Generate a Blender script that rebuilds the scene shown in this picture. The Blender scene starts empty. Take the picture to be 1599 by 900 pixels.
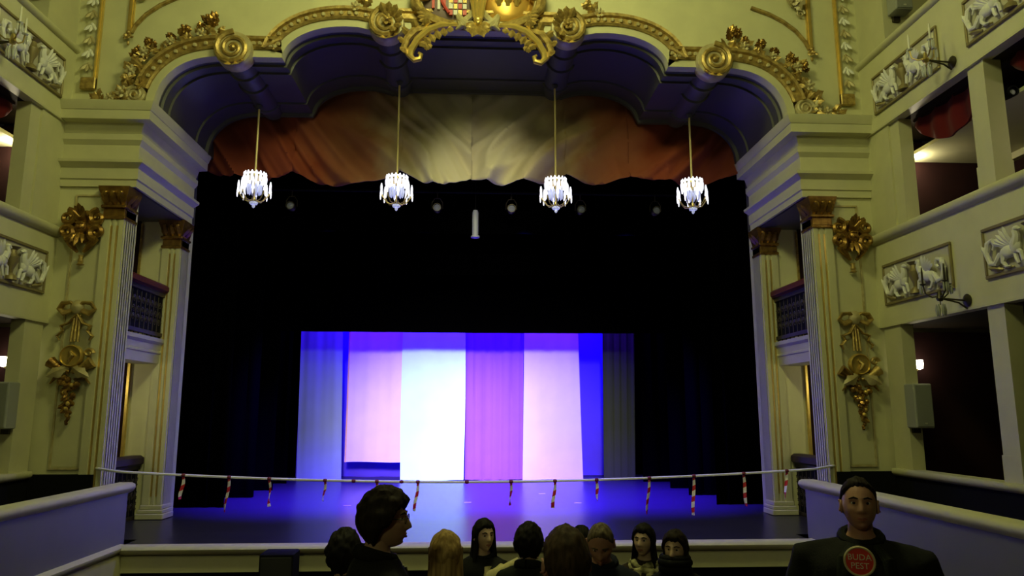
import bpy, math, random
from mathutils import Vector, Matrix, noise
random.seed(7)
PI = math.pi
C = bpy.context.scene.collection
sc = bpy.context.scene

# ------------------------------------------------------------------ camera
cam_d = bpy.data.cameras.new('camera'); cam = bpy.data.objects.new('camera', cam_d); C.objects.link(cam)
cam_d.sensor_width = 36.0; cam_d.lens = 36.0 * 1150 / 1599
cam.location = (0, 0, 2.63)
cam.rotation_euler = (math.radians(90 + 9.6), 0, math.radians(-2.85))
cam_d.clip_start = 0.05; cam_d.clip_end = 100
sc.camera = cam

# ------------------------------------------------------------------ world, exposure
w = bpy.data.worlds.new('dark_house'); sc.world = w; w.use_nodes = True
w.node_tree.nodes['Background'].inputs[0].default_value = (0.004, 0.0038, 0.003, 1)
w.node_tree.nodes['Background'].inputs[1].default_value = 0.6
sc.view_settings.view_transform = 'Standard'; sc.view_settings.look = 'None'
sc.view_settings.exposure = 0.0; sc.view_settings.gamma = 1.0
sc.view_settings.use_curve_mapping = False

# ------------------------------------------------------------------ main lights
def lamp(name, kind, loc, energy, color, target=None, **kw):
    d = bpy.data.lights.new(name, kind); d.energy = energy; d.color = color
    for k, v in kw.items(): setattr(d, k, v)
    o = bpy.data.objects.new(name, d); C.objects.link(o); o.location = loc
    if target is not None:
        o.rotation_euler = (Vector(target) - Vector(loc)).to_track_quat('-Z', 'Y').to_euler()
    return o
HOUSE = (0.97, 1.0, 0.43)
lamp('house_chandelier_light', 'POINT', (0, 6.2, 10.25), 570, HOUSE, shadow_soft_size=0.7)
lamp('house_rear_light', 'SPOT', (0, -0.5, 9.8), 560, HOUSE, (0, 10.6, 7.4), spot_size=math.radians(88), spot_blend=0.75, shadow_soft_size=0.8)
lamp('rear_fill_light', 'POINT', (-2.2, -1.6, 4.6), 75, HOUSE, shadow_soft_size=0.25)  # unseen fill light added to brighten the faces and the badge
lamp('valance_spot', 'SPOT', (0.1, -2.6, 7.2), 3000, (1.0, 0.93, 0.68), (0.2, 12.9, 6.62), spot_size=math.radians(10.5), spot_blend=1.0, shadow_soft_size=0.08)
BLUE = (0.040, 0.006, 1.0)
for i, x in enumerate((-3.0, -1.0, 1.0, 3.0)):
    lamp('blue_floor_spot', 'SPOT', (x, 13.8, 6.5), 15000, BLUE, (x * 0.9, 15.4, 0.95),
         spot_size=math.radians(74), spot_blend=0.9, shadow_soft_size=0.12)
for x in (-2.2, 0.0, 2.2):
    lamp('front_stage_wash', 'SPOT', (x, 11.9, 7.55), 650, (0.16, 0.11, 1.0), (x * 1.3, 10.5, 0.95), spot_size=math.radians(64), spot_blend=0.8, shadow_soft_size=0.1)
for x in (-2.6, 0, 2.6):
    lamp('blue_cloth_light', 'AREA', (x, 17.6, 5.75), 170, BLUE, (x, 20.2, 2.9), shape='RECTANGLE', size=2.2, size_y=0.25)
lamp('cyclorama_blue_light', 'AREA', (0, 19.55, 5.2), 200, BLUE, (0, 20.2, 2.4), shape='RECTANGLE', size=7.0, size_y=0.2)
for x, e in ((-1.0, 23000), (1.5, 15000), (-3.9, 2200)):
    lamp('front_of_house_spot', 'SPOT', (x * 0.3, -2.6, 7.0), e, (1.0, 0.95, 0.97), (x, 19.0, 2.1),
         spot_size=math.radians(15.0), spot_blend=0.75, shadow_soft_size=1.0)

# ------------------------------------------------------------------ materials
MATS = {}
def mat(name, col, rough=0.6, metal=0.0, noise_amt=0.0, scale=6.0, col2=None, bump=0.0, bscale=40.0, emit=None, estr=1.0,
        spec=0.5, trans=0.0, sheen=0.0, stretch=(1, 1, 1)):
    if name in MATS: return MATS[name]
    m = bpy.data.materials.new(name); m.use_nodes = True; nt = m.node_tree; b = nt.nodes['Principled BSDF']
    b.inputs['Base Color'].default_value = (*col, 1); b.inputs['Roughness'].default_value = rough
    b.inputs['Metallic'].default_value = metal; b.inputs['Specular IOR Level'].default_value = spec
    if trans: b.inputs['Transmission Weight'].default_value = trans
    if sheen: b.inputs['Sheen Weight'].default_value = sheen
    tc = nt.nodes.new('ShaderNodeTexCoord'); mp = nt.nodes.new('ShaderNodeMapping'); mp.inputs['Scale'].default_value = stretch
    nt.links.new(tc.outputs['Object'], mp.inputs[0])
    if noise_amt or col2:
        n = nt.nodes.new('ShaderNodeTexNoise'); n.inputs['Scale'].default_value = scale; n.inputs['Detail'].default_value = 5
        nt.links.new(mp.outputs[0], n.inputs['Vector'])
        r = nt.nodes.new('ShaderNodeValToRGB'); r.color_ramp.elements[0].position = 0.35; r.color_ramp.elements[1].position = 0.68
        c2 = col2 if col2 else tuple(max(0, c * (1 - noise_amt)) for c in col)
        r.color_ramp.elements[0].color = (*c2, 1); r.color_ramp.elements[1].color = (*col, 1)
        nt.links.new(n.outputs['Fac'], r.inputs[0]); nt.links.new(r.outputs[0], b.inputs['Base Color'])
    if bump:
        n2 = nt.nodes.new('ShaderNodeTexNoise'); n2.inputs['Scale'].default_value = bscale; n2.inputs['Detail'].default_value = 4
        nt.links.new(mp.outputs[0], n2.inputs['Vector'])
        bp = nt.nodes.new('ShaderNodeBump'); bp.inputs['Strength'].default_value = bump; bp.inputs['Distance'].default_value = 0.02
        nt.links.new(n2.outputs['Fac'], bp.inputs['Height']); nt.links.new(bp.outputs[0], b.inputs['Normal'])
    if emit:
        b.inputs['Emission Color'].default_value = (*emit, 1); b.inputs['Emission Strength'].default_value = estr
    MATS[name] = m; return m
cream = mat('cream_paint', (0.64, 0.62, 0.36), 0.55, 0, 0.08, 3.0, bump=0.05, bscale=60)
cream2 = mat('cream_trim_paint', (0.58, 0.56, 0.33), 0.5, 0, 0.06, 5.0)
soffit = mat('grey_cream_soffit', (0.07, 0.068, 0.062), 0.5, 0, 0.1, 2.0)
greypanel = mat('grey_white_panel', (0.15, 0.147, 0.138), 0.5, 0, 0.06, 3.0)
gold = mat('gilding', (0.58, 0.42, 0.13), 0.38, 0.55, 0.0, 14.0, col2=(0.30, 0.20, 0.06), bump=0.25, bscale=50)
goldb = mat('bright_gilding', (0.80, 0.58, 0.16), 0.3, 0.65, 0.15, 10.0)
goldd = mat('antique_red_gilding', (0.40, 0.24, 0.05), 0.27, 0.7, 0.0, 12.0, col2=(0.20, 0.10, 0.022), bump=0.2, bscale=40)
goldp = mat('pale_gilded_plaster', (0.56, 0.50, 0.28), 0.45, 0.15, 0.0, 9.0, col2=(0.42, 0.34, 0.15))
white_pl = mat('white_plaster_relief', (0.80, 0.79, 0.70), 0.6, 0, 0.08, 12)
field = mat('relief_ground', (0.52, 0.49, 0.37), 0.7)
frame_m = mat('bronze_frame', (0.26, 0.21, 0.09), 0.45, 0.3)
black = mat('black_paint', (0.006, 0.006, 0.007), 0.8, spec=0.1)
blackcloth = mat('black_stage_cloth', (0.0006, 0.0006, 0.0007), 0.95, spec=0.0)
darkred = mat('dark_red_wallcovering', (0.020, 0.006, 0.005), 0.8, 0, 0.2, 4.0, spec=0.15)
redvel = mat('red_velvet', (0.11, 0.008, 0.008), 0.9, sheen=0.1, spec=0.1)
iron = mat('dark_ironwork', (0.045, 0.035, 0.022), 0.5, 0.4)
brown = mat('dark_brown_soffit', (0.03, 0.022, 0.015), 0.8, spec=0.1)
stagefl = mat('stage_floor_vinyl', (0.036, 0.034, 0.04), 0.30, 0, 0.18, 1.6, bump=0.02, bscale=8, spec=0.22, stretch=(0.5, 4, 1))
carpet = mat('dark_carpet', (0.03, 0.015, 0.012), 0.95, spec=0.0)
bulb = mat('lamp_glass', (1, 1, 1), 0.3, emit=(1.0, 0.93, 0.72), estr=14)
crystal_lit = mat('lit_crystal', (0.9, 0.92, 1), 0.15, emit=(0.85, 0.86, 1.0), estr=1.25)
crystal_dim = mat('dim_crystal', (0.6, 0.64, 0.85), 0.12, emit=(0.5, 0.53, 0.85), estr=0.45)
crystal = mat('clear_crystal', (0.85, 0.87, 0.82), 0.08, 0.0, trans=0.5, spec=0.9)
brass = mat('brass', (0.55, 0.43, 0.16), 0.3, 0.9)
steel = mat('dark_bronze', (0.06, 0.05, 0.03), 0.4, 0.7)
candle = mat('candle_white', (0.82, 0.80, 0.66), 0.4)
spk = mat('grey_speaker_paint', (0.30, 0.31, 0.25), 0.6)
spkd = mat('speaker_grille', (0.24, 0.25, 0.21), 0.8, bump=0.3, bscale=300)

# ------------------------------------------------------------------ mesh builder
class MB:
    def __init__(s): s.v = []; s.f = []; s.M = Matrix()
    def add(s, vs, fs):
        o = len(s.v); s.v += [s.M @ Vector(p) for p in vs]; s.f += [tuple(i + o for i in f) for f in fs]; return s
    def box(s, x0, x1, y0, y1, z0, z1):
        if x0 > x1: x0, x1 = x1, x0
        vs = [(x, y, z) for x in (x0, x1) for y in (y0, y1) for z in (z0, z1)]
        return s.add(vs, [(0, 1, 3, 2), (4, 6, 7, 5), (0, 4, 5, 1), (2, 3, 7, 6), (0, 2, 6, 4), (1, 5, 7, 3)])
    def bevbox(s, x0, x1, y0, y1, z0, z1, b):
        if x0 > x1: x0, x1 = x1, x0
        rings = []
        for z, i in ((z0, b), (z0 + b, 0), (z1 - b, 0), (z1, b)):
            a, c, d, e = x0 + i, x1 - i, y0 + i, y1 - i
            rings.append([(a + b, d, z), (c - b, d, z), (c, d + b, z), (c, e - b, z), (c - b, e, z), (a + b, e, z), (a, e - b, z), (a, d + b, z)])
        return s.loft(rings)
    def loft(s, rings, cap=True, closed=True):
        n = len(rings[0]); vs = [p for r in rings for p in r]; fs = []
        for i in range(len(rings) - 1):
            for j in range(n if closed else n - 1):
                k = (j + 1) % n
                fs.append((i * n + j, i * n + k, (i + 1) * n + k, (i + 1) * n + j))
        if cap and closed:
            fs.append(tuple(range(n - 1, -1, -1))); fs.append(tuple((len(rings) - 1) * n + j for j in range(n)))
        return s.add(vs, fs)
    def tube(s, path, r, n=8, flat=1.0, ref=None):
        P = [Vector(p) for p in path]; L = len(P)
        R = list(r) if isinstance(r, (list, tuple)) else [r] * L
        if len(R) != L:
            R = [R[0] + (R[-1] - R[0]) * i / (L - 1) for i in range(L)]
        T = [(P[min(i + 1, L - 1)] - P[max(i - 1, 0)]).normalized() for i in range(L)]
        if ref is None:
            ref = Vector((0, 0, 1)) if abs(T[0].z) < 0.9 else Vector((0, 1, 0))
        N = Vector(ref); N = (N - T[0] * N.dot(T[0])).normalized(); rings = []
        for i in range(L):
            N = (N - T[i] * N.dot(T[i])).normalized(); B = T[i].cross(N)
            rings.append([P[i] + N * math.cos(2 * PI * j / n) * R[i] * flat + B * math.sin(2 * PI * j / n) * R[i] for j in range(n)])
        return s.loft(rings)
    def lathe(s, prof, c=(0, 0, 0), n=16, axis='z'):
        c = Vector(c); rings = []
        for r, h in prof:
            ring = []
            for j in range(n):
                a = 2 * PI * j / n; u, v = r * math.cos(a), r * math.sin(a)
                ring.append(c + (Vector((u, v, h)) if axis == 'z' else Vector((u, h, -v)) if axis == 'y' else Vector((h, u, v))))
            rings.append(ring)
        return s.loft(rings)
    def ell(s, c, r, nu=10, nv=7):
        c = Vector(c); r = (r, r, r) if not isinstance(r, (tuple, list)) else r
        rings = []
        for i in range(nv + 1):
            t = PI * (0.02 + 0.96 * i / nv)
            rings.append([c + Vector((r[0] * math.sin(t) * math.cos(2 * PI * j / nu), r[1] * math.sin(t) * math.sin(2 * PI * j / nu), -r[2] * math.cos(t))) for j in range(nu)])
        return s.loft(rings)
    def leaf(s, base, d, nrm, ln, wd, curl=0.3, lobes=3, seg=7):
        b = Vector(base); t = Vector(d).normalized(); n = Vector(nrm); n = (n - t * n.dot(t)).normalized(); q = t.cross(n)
        rings = []
        for i in range(seg + 1):
            u = i / seg
            hw = wd * (math.sin(PI * min(1, u * 0.92 + 0.08)) ** 0.7) * (1 + 0.28 * math.cos(2 * PI * lobes * u)) + 0.002
            p = b + t * (ln * (u - 0.25 * abs(curl) * u * u)) + n * (curl * ln * u * u + 0.12 * ln * math.sin(PI * u))
            rings.append([p + q * hw - n * hw * 0.25, p + n * hw * 0.3, p - q * hw - n * hw * 0.25, p - n * hw * 0.55])
        return s.loft(rings)
    def rosette(s, c, r, n=6, nrm=(0, -1, 0)):
        nn = Vector(nrm).normalized(); a = Vector((0, 0, 1)) if abs(nn.z) < 0.9 else Vector((1, 0, 0))
        u = nn.cross(a).normalized(); v = nn.cross(u)
        s.ell(Vector(c) + nn * r * 0.25, r * 0.33, 8, 6)
        for k in range(n):
            th = 2 * PI * k / n + 0.3
            s.leaf(c, u * math.cos(th) + v * math.sin(th), nn, r, r * 0.36, 0.35, 1, 5)
        return s
    def spiral(s, c, r0, r1, turns, w0, w1, a0=0, flip=1, y=-0.03, n=28, flat=1.0):
        path = []
        for i in range(n + 1):
            u = i / n; a = a0 + flip * 2 * PI * turns * u; r = r0 + (r1 - r0) * u
            path.append((c[0] + r * math.cos(a), c[1] + y, c[2] + r * math.sin(a)))
        return s.tube(path, [w0 + (w1 - w0) * i / n for i in range(n + 1)], 6, flat, ref=(0, 1, 0))
    def prism(s, poly, y0, y1):
        n = len(poly)
        return s.loft([[(x, y0, z) for x, z in poly], [(x, y1, z) for x, z in poly]])
    def build(s, name, m, parent=None, smooth=True, loc=None, ang=40):
        me = bpy.data.meshes.new(name); me.from_pydata([tuple(p) for p in s.v], [], s.f)
        me.validate(); import bmesh
        bm = bmesh.new(); bm.from_mesh(me); bmesh.ops.recalc_face_normals(bm, faces=bm.faces)
        if smooth:
            lim = math.radians(ang)
            for f in bm.faces: f.smooth = True
            for e in bm.edges:
                e.smooth = not (len(e.link_faces) == 2 and e.calc_face_angle(0) > lim)
        bm.to_mesh(me); bm.free()
        o = bpy.data.objects.new(name, me); C.objects.link(o)
        if m: me.materials.append(m)
        if parent: o.parent = parent
        if loc: o.location = loc
        return o
def struct(o): o['kind'] = 'structure'; return o
def tag(o, label, cat, group=None):
    o['label'] = label; o['category'] = cat
    if group: o['group'] = group
    return o
def thing(name, label, cat, loc=(0, 0, 0), rotz=0, group=None):
    o = bpy.data.objects.new(name, None); C.objects.link(o); o.location = loc; o.rotation_euler = (0, 0, rotz)
    o.empty_display_size = 0.1
    return tag(o, label, cat, group)
def sthing(name, loc=(0, 0, 0), rotz=0):
    o = bpy.data.objects.new(name, None); C.objects.link(o); o.location = loc; o.rotation_euler = (0, 0, rotz); o['kind'] = 'structure'
    return o
def dup(root, loc=None, rotz=None, label=None, sx=None):
    r = root.copy(); C.objects.link(r)
    if loc is not None: r.location = loc
    if rotz is not None: r.rotation_euler = (0, 0, rotz)
    if label: r['label'] = label
    if sx: r.scale = (sx, 1, 1)
    for ch in list(root.children):
        c = ch.copy(); C.objects.link(c); c.parent = r
        for g in list(ch.children):
            d = g.copy(); C.objects.link(d); d.parent = c
    return r
SIDES = ((-1, 'left'), (1, 'right'))

# =================================================================== STRUCTURE
YF = 10.6          # face of the proscenium wall
YB = 12.65         # back of the proscenium reveal
STZ = 0.95         # stage level
def ramp(y): return max(0.0, 0.14 + (5.7 - y) * 0.147)

# stalls floor (raked), stage floor
m = MB(); ys = [-3, 0, 2, 4, 6.65, 9.95]
for i in range(len(ys) - 1):
    a, b = ys[i], ys[i + 1]
    m.add([(-8, a, ramp(a)), (8, a, ramp(a)), (8, b, ramp(b)), (-8, b, ramp(b)), (-8, a, -0.3), (8, a, -0.3), (8, b, -0.3), (-8, b, -0.3)],
          [(0, 1, 2, 3), (4, 7, 6, 5), (0, 4, 5, 1), (1, 5, 6, 2), (2, 6, 7, 3), (3, 7, 4, 0)])
struct(m.build('floor', carpet, smooth=False))
m = MB().box(-8, 8, 9.85, 20.8, 0.75, STZ)
struct(m.build('floor_stage', stagefl, smooth=False))
# stage front: pale lip, pale panel, dark recess
m = MB()
prof = [(9.86, 0.86), (9.79, 0.88), (9.74, 0.90), (9.70, 0.925), (9.69, 0.955), (9.71, 0.985), (9.76, 1.0), (9.86, 1.0)]
m.loft([[(x, y, z) for y, z in prof] for x in (-4.42, 4.42)])
struct(m.build('trim_1', cream2))
struct(MB().box(-4.42, 4.42, 9.78, 9.86, 0.67, 0.87).build('wall_stage_front', cream2, smooth=False))
struct(MB().box(-4.6, 4.6, 9.84, 9.97, 0, 0.75).build('wall_stage_base', black, smooth=False))

# proscenium arch half outline (x, z), from the cornice to the centre
HALF = []
for i in range(13):
    a = PI / 2 * i / 12
    HALF.append((3.75 + 0.99 * math.cos(a) ** 0.8 if i < 12 else 3.75, 7.08 + 0.78 * math.sin(a)))
HALF.append((2.92, 7.86))
for i in range(1, 13):
    a = PI / 2 * i / 12
    HALF.append((2.0 + 0.92 * math.cos(a), 7.86 + 0.53 * math.sin(a)))
HALF += [(1.82, 8.385), (1.66, 8.35), (1.52, 8.30), (1.36, 8.34), (1.15, 8.37), (0.6, 8.37)]
ARCH = [(-x, z) for x, z in HALF] + [(0.0, 8.37)] + HALF[::-1]      # left to right
def normals(pts):
    out = []
    for i, p in enumerate(pts):
        a = Vector(pts[max(i - 1, 0)]); b = Vector(pts[min(i + 1, len(pts) - 1)]); t = (b - a).normalized()
        out.append(Vector((-t.y, t.x)))
    return out
ANORM = normals(ARCH)
def arch_sweep(mb, prof, i0=0, i1=None, closed=True):
    i1 = len(ARCH) if i1 is None else i1
    rings = []
    for i in range(i0, i1):
        p = Vector(ARCH[i]); n = ANORM[i]
        rings.append([((p + n * o).x, y, (p + n * o).y) for o, y in prof])
    mb.loft(rings, closed=closed, cap=closed)
# wall above the opening
m = MB(); TOP = 10.6
seq = [(-8.2, 7.0)] + [(-4.80, 7.0)] + [(x, z + 0.05) for x, z in ARCH[1:-1]] + [(4.80, 7.0), (8.2, 7.0)]
rings = [[(x, YF, z), (x, YF + 0.25, z), (x, YF + 0.25, TOP), (x, YF, TOP)] for x, z in seq]
m.loft(rings)
struct(m.build('wall_proscenium', cream, smooth=False))
# soffit of the arch
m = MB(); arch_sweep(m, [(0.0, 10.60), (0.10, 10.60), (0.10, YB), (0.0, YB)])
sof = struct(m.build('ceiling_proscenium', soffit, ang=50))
for y0, wd, hh in ((10.66, 0.10, 0.035), (10.93, 0.06, 0.03), (12.05, 0.08, 0.03), (12.50, 0.14, 0.05)):
    m = MB(); arch_sweep(m, [(0.02, y0), (-hh, y0 + wd * 0.25), (-hh, y0 + wd * 0.75), (0.02, y0 + wd)])
    m.build('ridge', soffit, sof, ang=50)
# cream fascia and gold moulding round the arch
m = MB(); arch_sweep(m, [(0.0, 10.46), (0.005, 10.44), (0.125, 10.44), (0.13, 10.62), (0.0, 10.62)])
struct(m.build('trim_2', cream2, ang=50))
m = MB(); arch_sweep(m, [(0.12, 10.62), (0.12, 10.41), (0.15, 10.39), (0.17, 10.42), (0.25, 10.42), (0.27, 10.38), (0.31, 10.37), (0.33, 10.41), (0.33, 10.62)], 2, len(ARCH) - 2)
gm = struct(m.build('trim_3', gold, ang=35))
m = MB(); acc = 0.0
for i in range(3, len(ARCH) - 4):
    p, q = Vector(ARCH[i]), Vector(ARCH[i + 1]); L = (q - p).length; k = max(1, int(L / 0.085))
    if abs(p.x) < 1.2: continue
    for j in range(k):
        u = (j + 0.5) / k; c = p.lerp(q, u) + ANORM[i].lerp(ANORM[i + 1], u) * 0.21
        m.ell((c.x, 10.41, c.y), (0.036, 0.03, 0.036), 6, 4)
bd = m.build('bead_row', goldp, gm); bd['kind'] = 'stuff'
# piers, reveals, entablatures
ENT = [(0.0, 5.86), (0.04, 5.86), (0.04, 5.96), (0.06, 5.975), (0.06, 6.13), (0.05, 6.135), (0.06, 6.15), (0.14, 6.205), (0.145, 6.245), (0.04, 6.25), (0.04, 6.49), (0.09, 6.56), (0.09, 6.64), (0.05, 6.66),
       (0.09, 6.78), (0.10, 6.81), (0.24, 6.82), (0.24, 6.955), (0.25, 6.96), (0.285, 7.05), (0.29, 7.09), (0.0, 7.09)]
XR = 4.98
for s, side in SIDES:
    m = MB(); m.box(s * 5.06, s * 8.2, YF, 10.95, 0.0, 5.9)
    pier = struct(m.build('wall_pier_' + side, cream, smooth=False))
    # raised frame moulding of the pier panel
    m = MB()
    for x0, x1, z0, z1 in ((5.335, 5.36, 1.86, 5.74), (5.765, 5.79, 1.86, 5.74), (5.36, 5.765, 5.715, 5.74), (5.36, 5.765, 1.86, 1.885)):
        m.box(s * x0, s * x1, YF - 0.022, YF + 0.01, z0, z1)
    m.build('panel_moulding', goldp, pier, smooth=False)
    m = MB(); m.box(s * 5.375, s * 5.75, YF - 0.008, YF + 0.01, 1.90, 5.70); m.build('panel_field', cream2, pier, smooth=False)
    m = MB(); m.box(s * 5.0, s * 8.2, 12.5, 12.95, STZ, 5.9)
    ip = struct(m.build('wall_inner_pier_' + side, cream, smooth=False))
    MB().box(s * 5.66, s * 5.70, 12.44, 12.51, STZ, 3.55).build('gold_door_edge', goldb, ip, smooth=False)
    MB().box(s * 5.66, s * 5.69, 12.46, 12.51, 3.85, 5.8).build('gold_door_edge', gold, ip, smooth=False)
    MB().box(s * 5.70, s * 7.0, 12.45, 12.51, STZ, 5.85).build('red_panel', darkred, ip, smooth=False)
    struct(MB().box(s * 6.9, s * 7.0, 10.95, 12.5, STZ, 5.9).build('wall_box_' + side, darkred, smooth=False))
    # entablature: returns along the reveal
    m = MB()
    rings = []
    for px, py, nx, ny in ((6.02, YF, 0, -1), (XR, YF, -1, -1), (XR, 12.7, -1, 0)):
        rings.append([(s * (px + nx * o), py + ny * o, z) for o, z in ENT])
    m.loft(rings)
    struct(m.build('trim_entablature_' + side, cream2, ang=30))
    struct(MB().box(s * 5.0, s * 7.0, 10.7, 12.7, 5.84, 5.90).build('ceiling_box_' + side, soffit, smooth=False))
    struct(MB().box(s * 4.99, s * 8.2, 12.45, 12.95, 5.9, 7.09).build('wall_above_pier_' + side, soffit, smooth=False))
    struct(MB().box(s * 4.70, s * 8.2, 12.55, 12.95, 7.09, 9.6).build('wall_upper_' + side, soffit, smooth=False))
    # dark dado in front of the pier foot
    struct(MB().box(s * 5.16, s * 5.99, 10.50, 10.6, STZ - 0.2, 1.80).build('wall_dado_' + side, black, smooth=False))

# pilasters: shaft with gilded flutes, capital, base
def pilaster(s, y0, x0, deep):
    r = sthing('pilaster', (s * x0, y0, STZ), 0)
    W = 0.30
    m = MB()
    # shaft outline in plan (u outward from the opening edge, v depth) with flutes cut on both faces
    plan = [(0, 0)]
    for c in (0.09, 0.17):
        plan += [(c - 0.022, 0), (c - 0.013, 0.02), (c + 0.013, 0.02), (c + 0.022, 0)]
    plan += [(W, 0), (W, deep), (0, deep)]
    k = 5
    for i in range(k):
        c = deep - deep * (i + 0.7) / (k + 0.4)
        plan += [(0, c + 0.022), (0.016, c + 0.012), (0.016, c - 0.012), (0, c - 0.022)]
    m.loft([[(s * u, v - 0.06, z) for u, v in plan] for z in (0.22, 4.42)])
    m.build('shaft', cream2, r, smooth=False)
    g = MB()
    for c in (0.09, 0.17): g.box(s * (c - 0.014), s * (c + 0.014), -0.048, -0.036, 0.35, 4.33)
    g.build('gilded_flutes', goldb, r, smooth=False)
    b = MB()
    for z0, z1, e in ((0, 0.09, 0.07), (0.09, 0.15, 0.05), (0.15, 0.22, 0.025)):
        b.bevbox(s * -e, s * (W + e), -0.06 - e, deep - 0.06, z0, z1, 0.012)
    b.build('base', cream2, r)
    c = MB()
    c.bevbox(s * -0.02, s * (W + 0.02), -0.085, deep - 0.05, 4.42, 4.47, 0.01)
    c.bevbox(s * 0.0, s * W, -0.06, deep - 0.05, 4.47, 4.58, 0.005)
    c.bevbox(s * -0.03, s * (W + 0.03), -0.10, deep - 0.05, 4.58, 4.63, 0.012)
    c.loft([[(s * a, b_, z) for a, b_ in ((-e, -0.06 - e), (W + e, -0.06 - e), (W + e, deep - 0.06), (-e, deep - 0.06))] for z, e in ((4.63, 0.0), (4.75, 0.03), (4.84, 0.06), (4.90, 0.07))])
    for u in (0.04, 0.15, 0.26):
        c.leaf((s * u, -0.07, 4.63), (0, -0.3, 1), (0, -1, 0), 0.22, 0.05, 0.35)
        c.ell((s * u, -0.13, 4.80), 0.035, 8, 5)
    for v in (0.02, 0.14):
        c.leaf((s * 0.0, v, 4.63), (-s * 0.3, 0, 1), (-s, 0, 0), 0.22, 0.05, 0.35)
    c.build('capital', goldd, r)
    return r
for s, side in SIDES:
    pilaster(s, YF, 5.06, 0.36)
    pilaster(s, 12.5, 5.00, 0.36)

# side walls: tiers of boxes
XS = 6.0
for s, side in SIDES:
    t2 = struct(MB().box(s * XS, s * 6.14, 2.5, YF, 6.80, 7.96).build('wall_' + side, cream, smooth=False))
    t1 = struct(MB().box(s * XS, s * 6.14, 2.5, YF, 3.86, 5.14).build('wall_lower_' + side, cream, smooth=False))
    def rail(name, x, z0, z1, pr, mt, y0=2.5, y1=YF):
        m = MB(); prof = [(0.02, z0), (-pr * 0.6, z0 + (z1 - z0) * 0.15), (-pr, z0 + (z1 - z0) * 0.45), (-pr, z1 - 0.02), (-pr * 0.8, z1), (0.18, z1), (0.18, z0)]
        m.loft([[(s * (x + a), y, z) for a, z in prof] for y in (y0, y1)])
        return struct(m.build(name, mt, ang=50))
    rail('trim_rail_upper_' + side, XS, 7.92, 8.02, 0.06, cream2)
    rail('trim_rail_' + side, XS, 5.10, 5.24, 0.08, cream2)
    rail('trim_rail_low_' + side, XS, 1.74, 1.85, 0.06, cream2, 2.5, 10.5)
    struct(MB().box(s * XS, s * 6.12, 2.5, 10.55, STZ, 1.75).build('wall_parapet_' + side, black, smooth=False))
    # gold fillets
    m = MB(); m.box(s * (XS - 0.012), s * XS, 2.5, YF, 6.80, 6.83); m.box(s * (XS - 0.012), s * XS, 2.5, YF, 3.86, 3.885)
    struct(m.build('trim_fillet_' + side, cream2, smooth=False))
    # floors of the tiers
    for nm, z0, z1 in (('upper', 6.80, 6.95), ('middle', 3.86, 4.0), ('lower', 0.6, STZ)):
        x0 = 6.14 if nm != 'lower' else 4.5
        struct(MB().box(s * x0, s * 8.2, 2.5, YF if nm != 'lower' else 10.52, z0, z1).build('floor_%s_%s' % (nm, side), brown if nm != 'lower' else carpet, smooth=False))
    # plastered box ceilings behind the curtain pelmets
    for nm, z in (('upper', 6.42),):
        struct(MB().box(s * 6.5, s * 8.0, 2.5, YF - 0.1, z, z + 0.05).build('ceiling_%s_%s' % (nm, side), cream2, smooth=False))
        struct(MB().box(s * 7.90, s * 8.0, 2.5, YF - 0.1, z - 0.10, z).build('trim_cove_%s_%s' % (nm, side), cream2, smooth=False))
    struct(MB().box(s * 8.0, s * 8.2, 2.5, YF, 0.0, 7.96).build('wall_outer_' + side, darkred, smooth=False))
    struct(MB().box(s * 7.7, s * 8.2, 2.5, YF, 7.96, TOP).build('wall_gallery_' + side, field, smooth=False))
    for nm, z0, z1 in (('lower', STZ, 3.8), ('upper', 4.0, 6.74)):
        struct(MB().box(s * 6.25, s * 8.0, 10.52, 10.59, z0, z1).build('wall_box_end_%s_%s' % (nm, side), darkred, smooth=False))
    # door jamb pier next to the proscenium, all tiers
    m = MB(); m.box(s * 6.02, s * 6.20, 9.98, YF, 5.24, 6.80); m.box(s * 6.05, s * 6.24, 9.76, 10.0, 5.24, 6.80)
    struct(m.build('wall_jamb_' + side, cream2, smooth=False))
    struct(MB().box(s * 6.02, s * 6.42, 9.85, YF, 8.02, TOP).build('wall_jamb_upper_' + side, cream2, smooth=False))
    struct(MB().box(s * 6.02, s * 6.20, 10.10, 10.52, 1.85, 3.86).build('wall_jamb_lower_' + side, cream2, smooth=False))
    # square box columns
    for z0, z1, yc in ((5.24, 6.80, 8.08), (1.85, 3.86, 8.18)):
        m = MB(); m.box(s * 6.03, s * 6.25, yc - 0.14, yc + 0.14, z0, z1)
        m.box(s * 6.02, s * 6.26, yc - 0.15, yc + 0.15, z0, z0 + 0.30)
        struct(m.build('wall_column_' + side, cream2, smooth=False))
    # bulwark of the stage loge
    m = MB(); m.box(s * 4.42, s * 4.52, 2.5, 9.95, STZ - 0.35, 1.66)
    lw = struct(m.build('wall_loge_' + side, greypanel, smooth=False))
    m = MB(); prof = [(4.46, 1.60), (4.40, 1.63), (4.37, 1.68), (4.38, 1.72), (4.42, 1.74), (4.58, 1.74), (4.58, 1.60)]
    m.loft([[(s * a, y, z) for a, z in prof] for y in (2.5, 10.05)]); m.build('rail_cap', cream2, lw, ang=50)
    m = MB(); prof = [(4.46, 0.89), (4.37, 0.91), (4.33, 0.945), (4.33, 0.98), (4.37, 1.0), (4.46, 1.01)]
    m.loft([[(s * a, y, z) for a, z in prof] for y in (2.5, 9.86)]); m.build('base_moulding', cream2, lw, ang=50)
    m = MB(); m.box(s * 4.36, s * 4.44, 2.5, 9.8, 0.0, 0.9); m.build('base_panel', cream2, lw, smooth=False)
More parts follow.
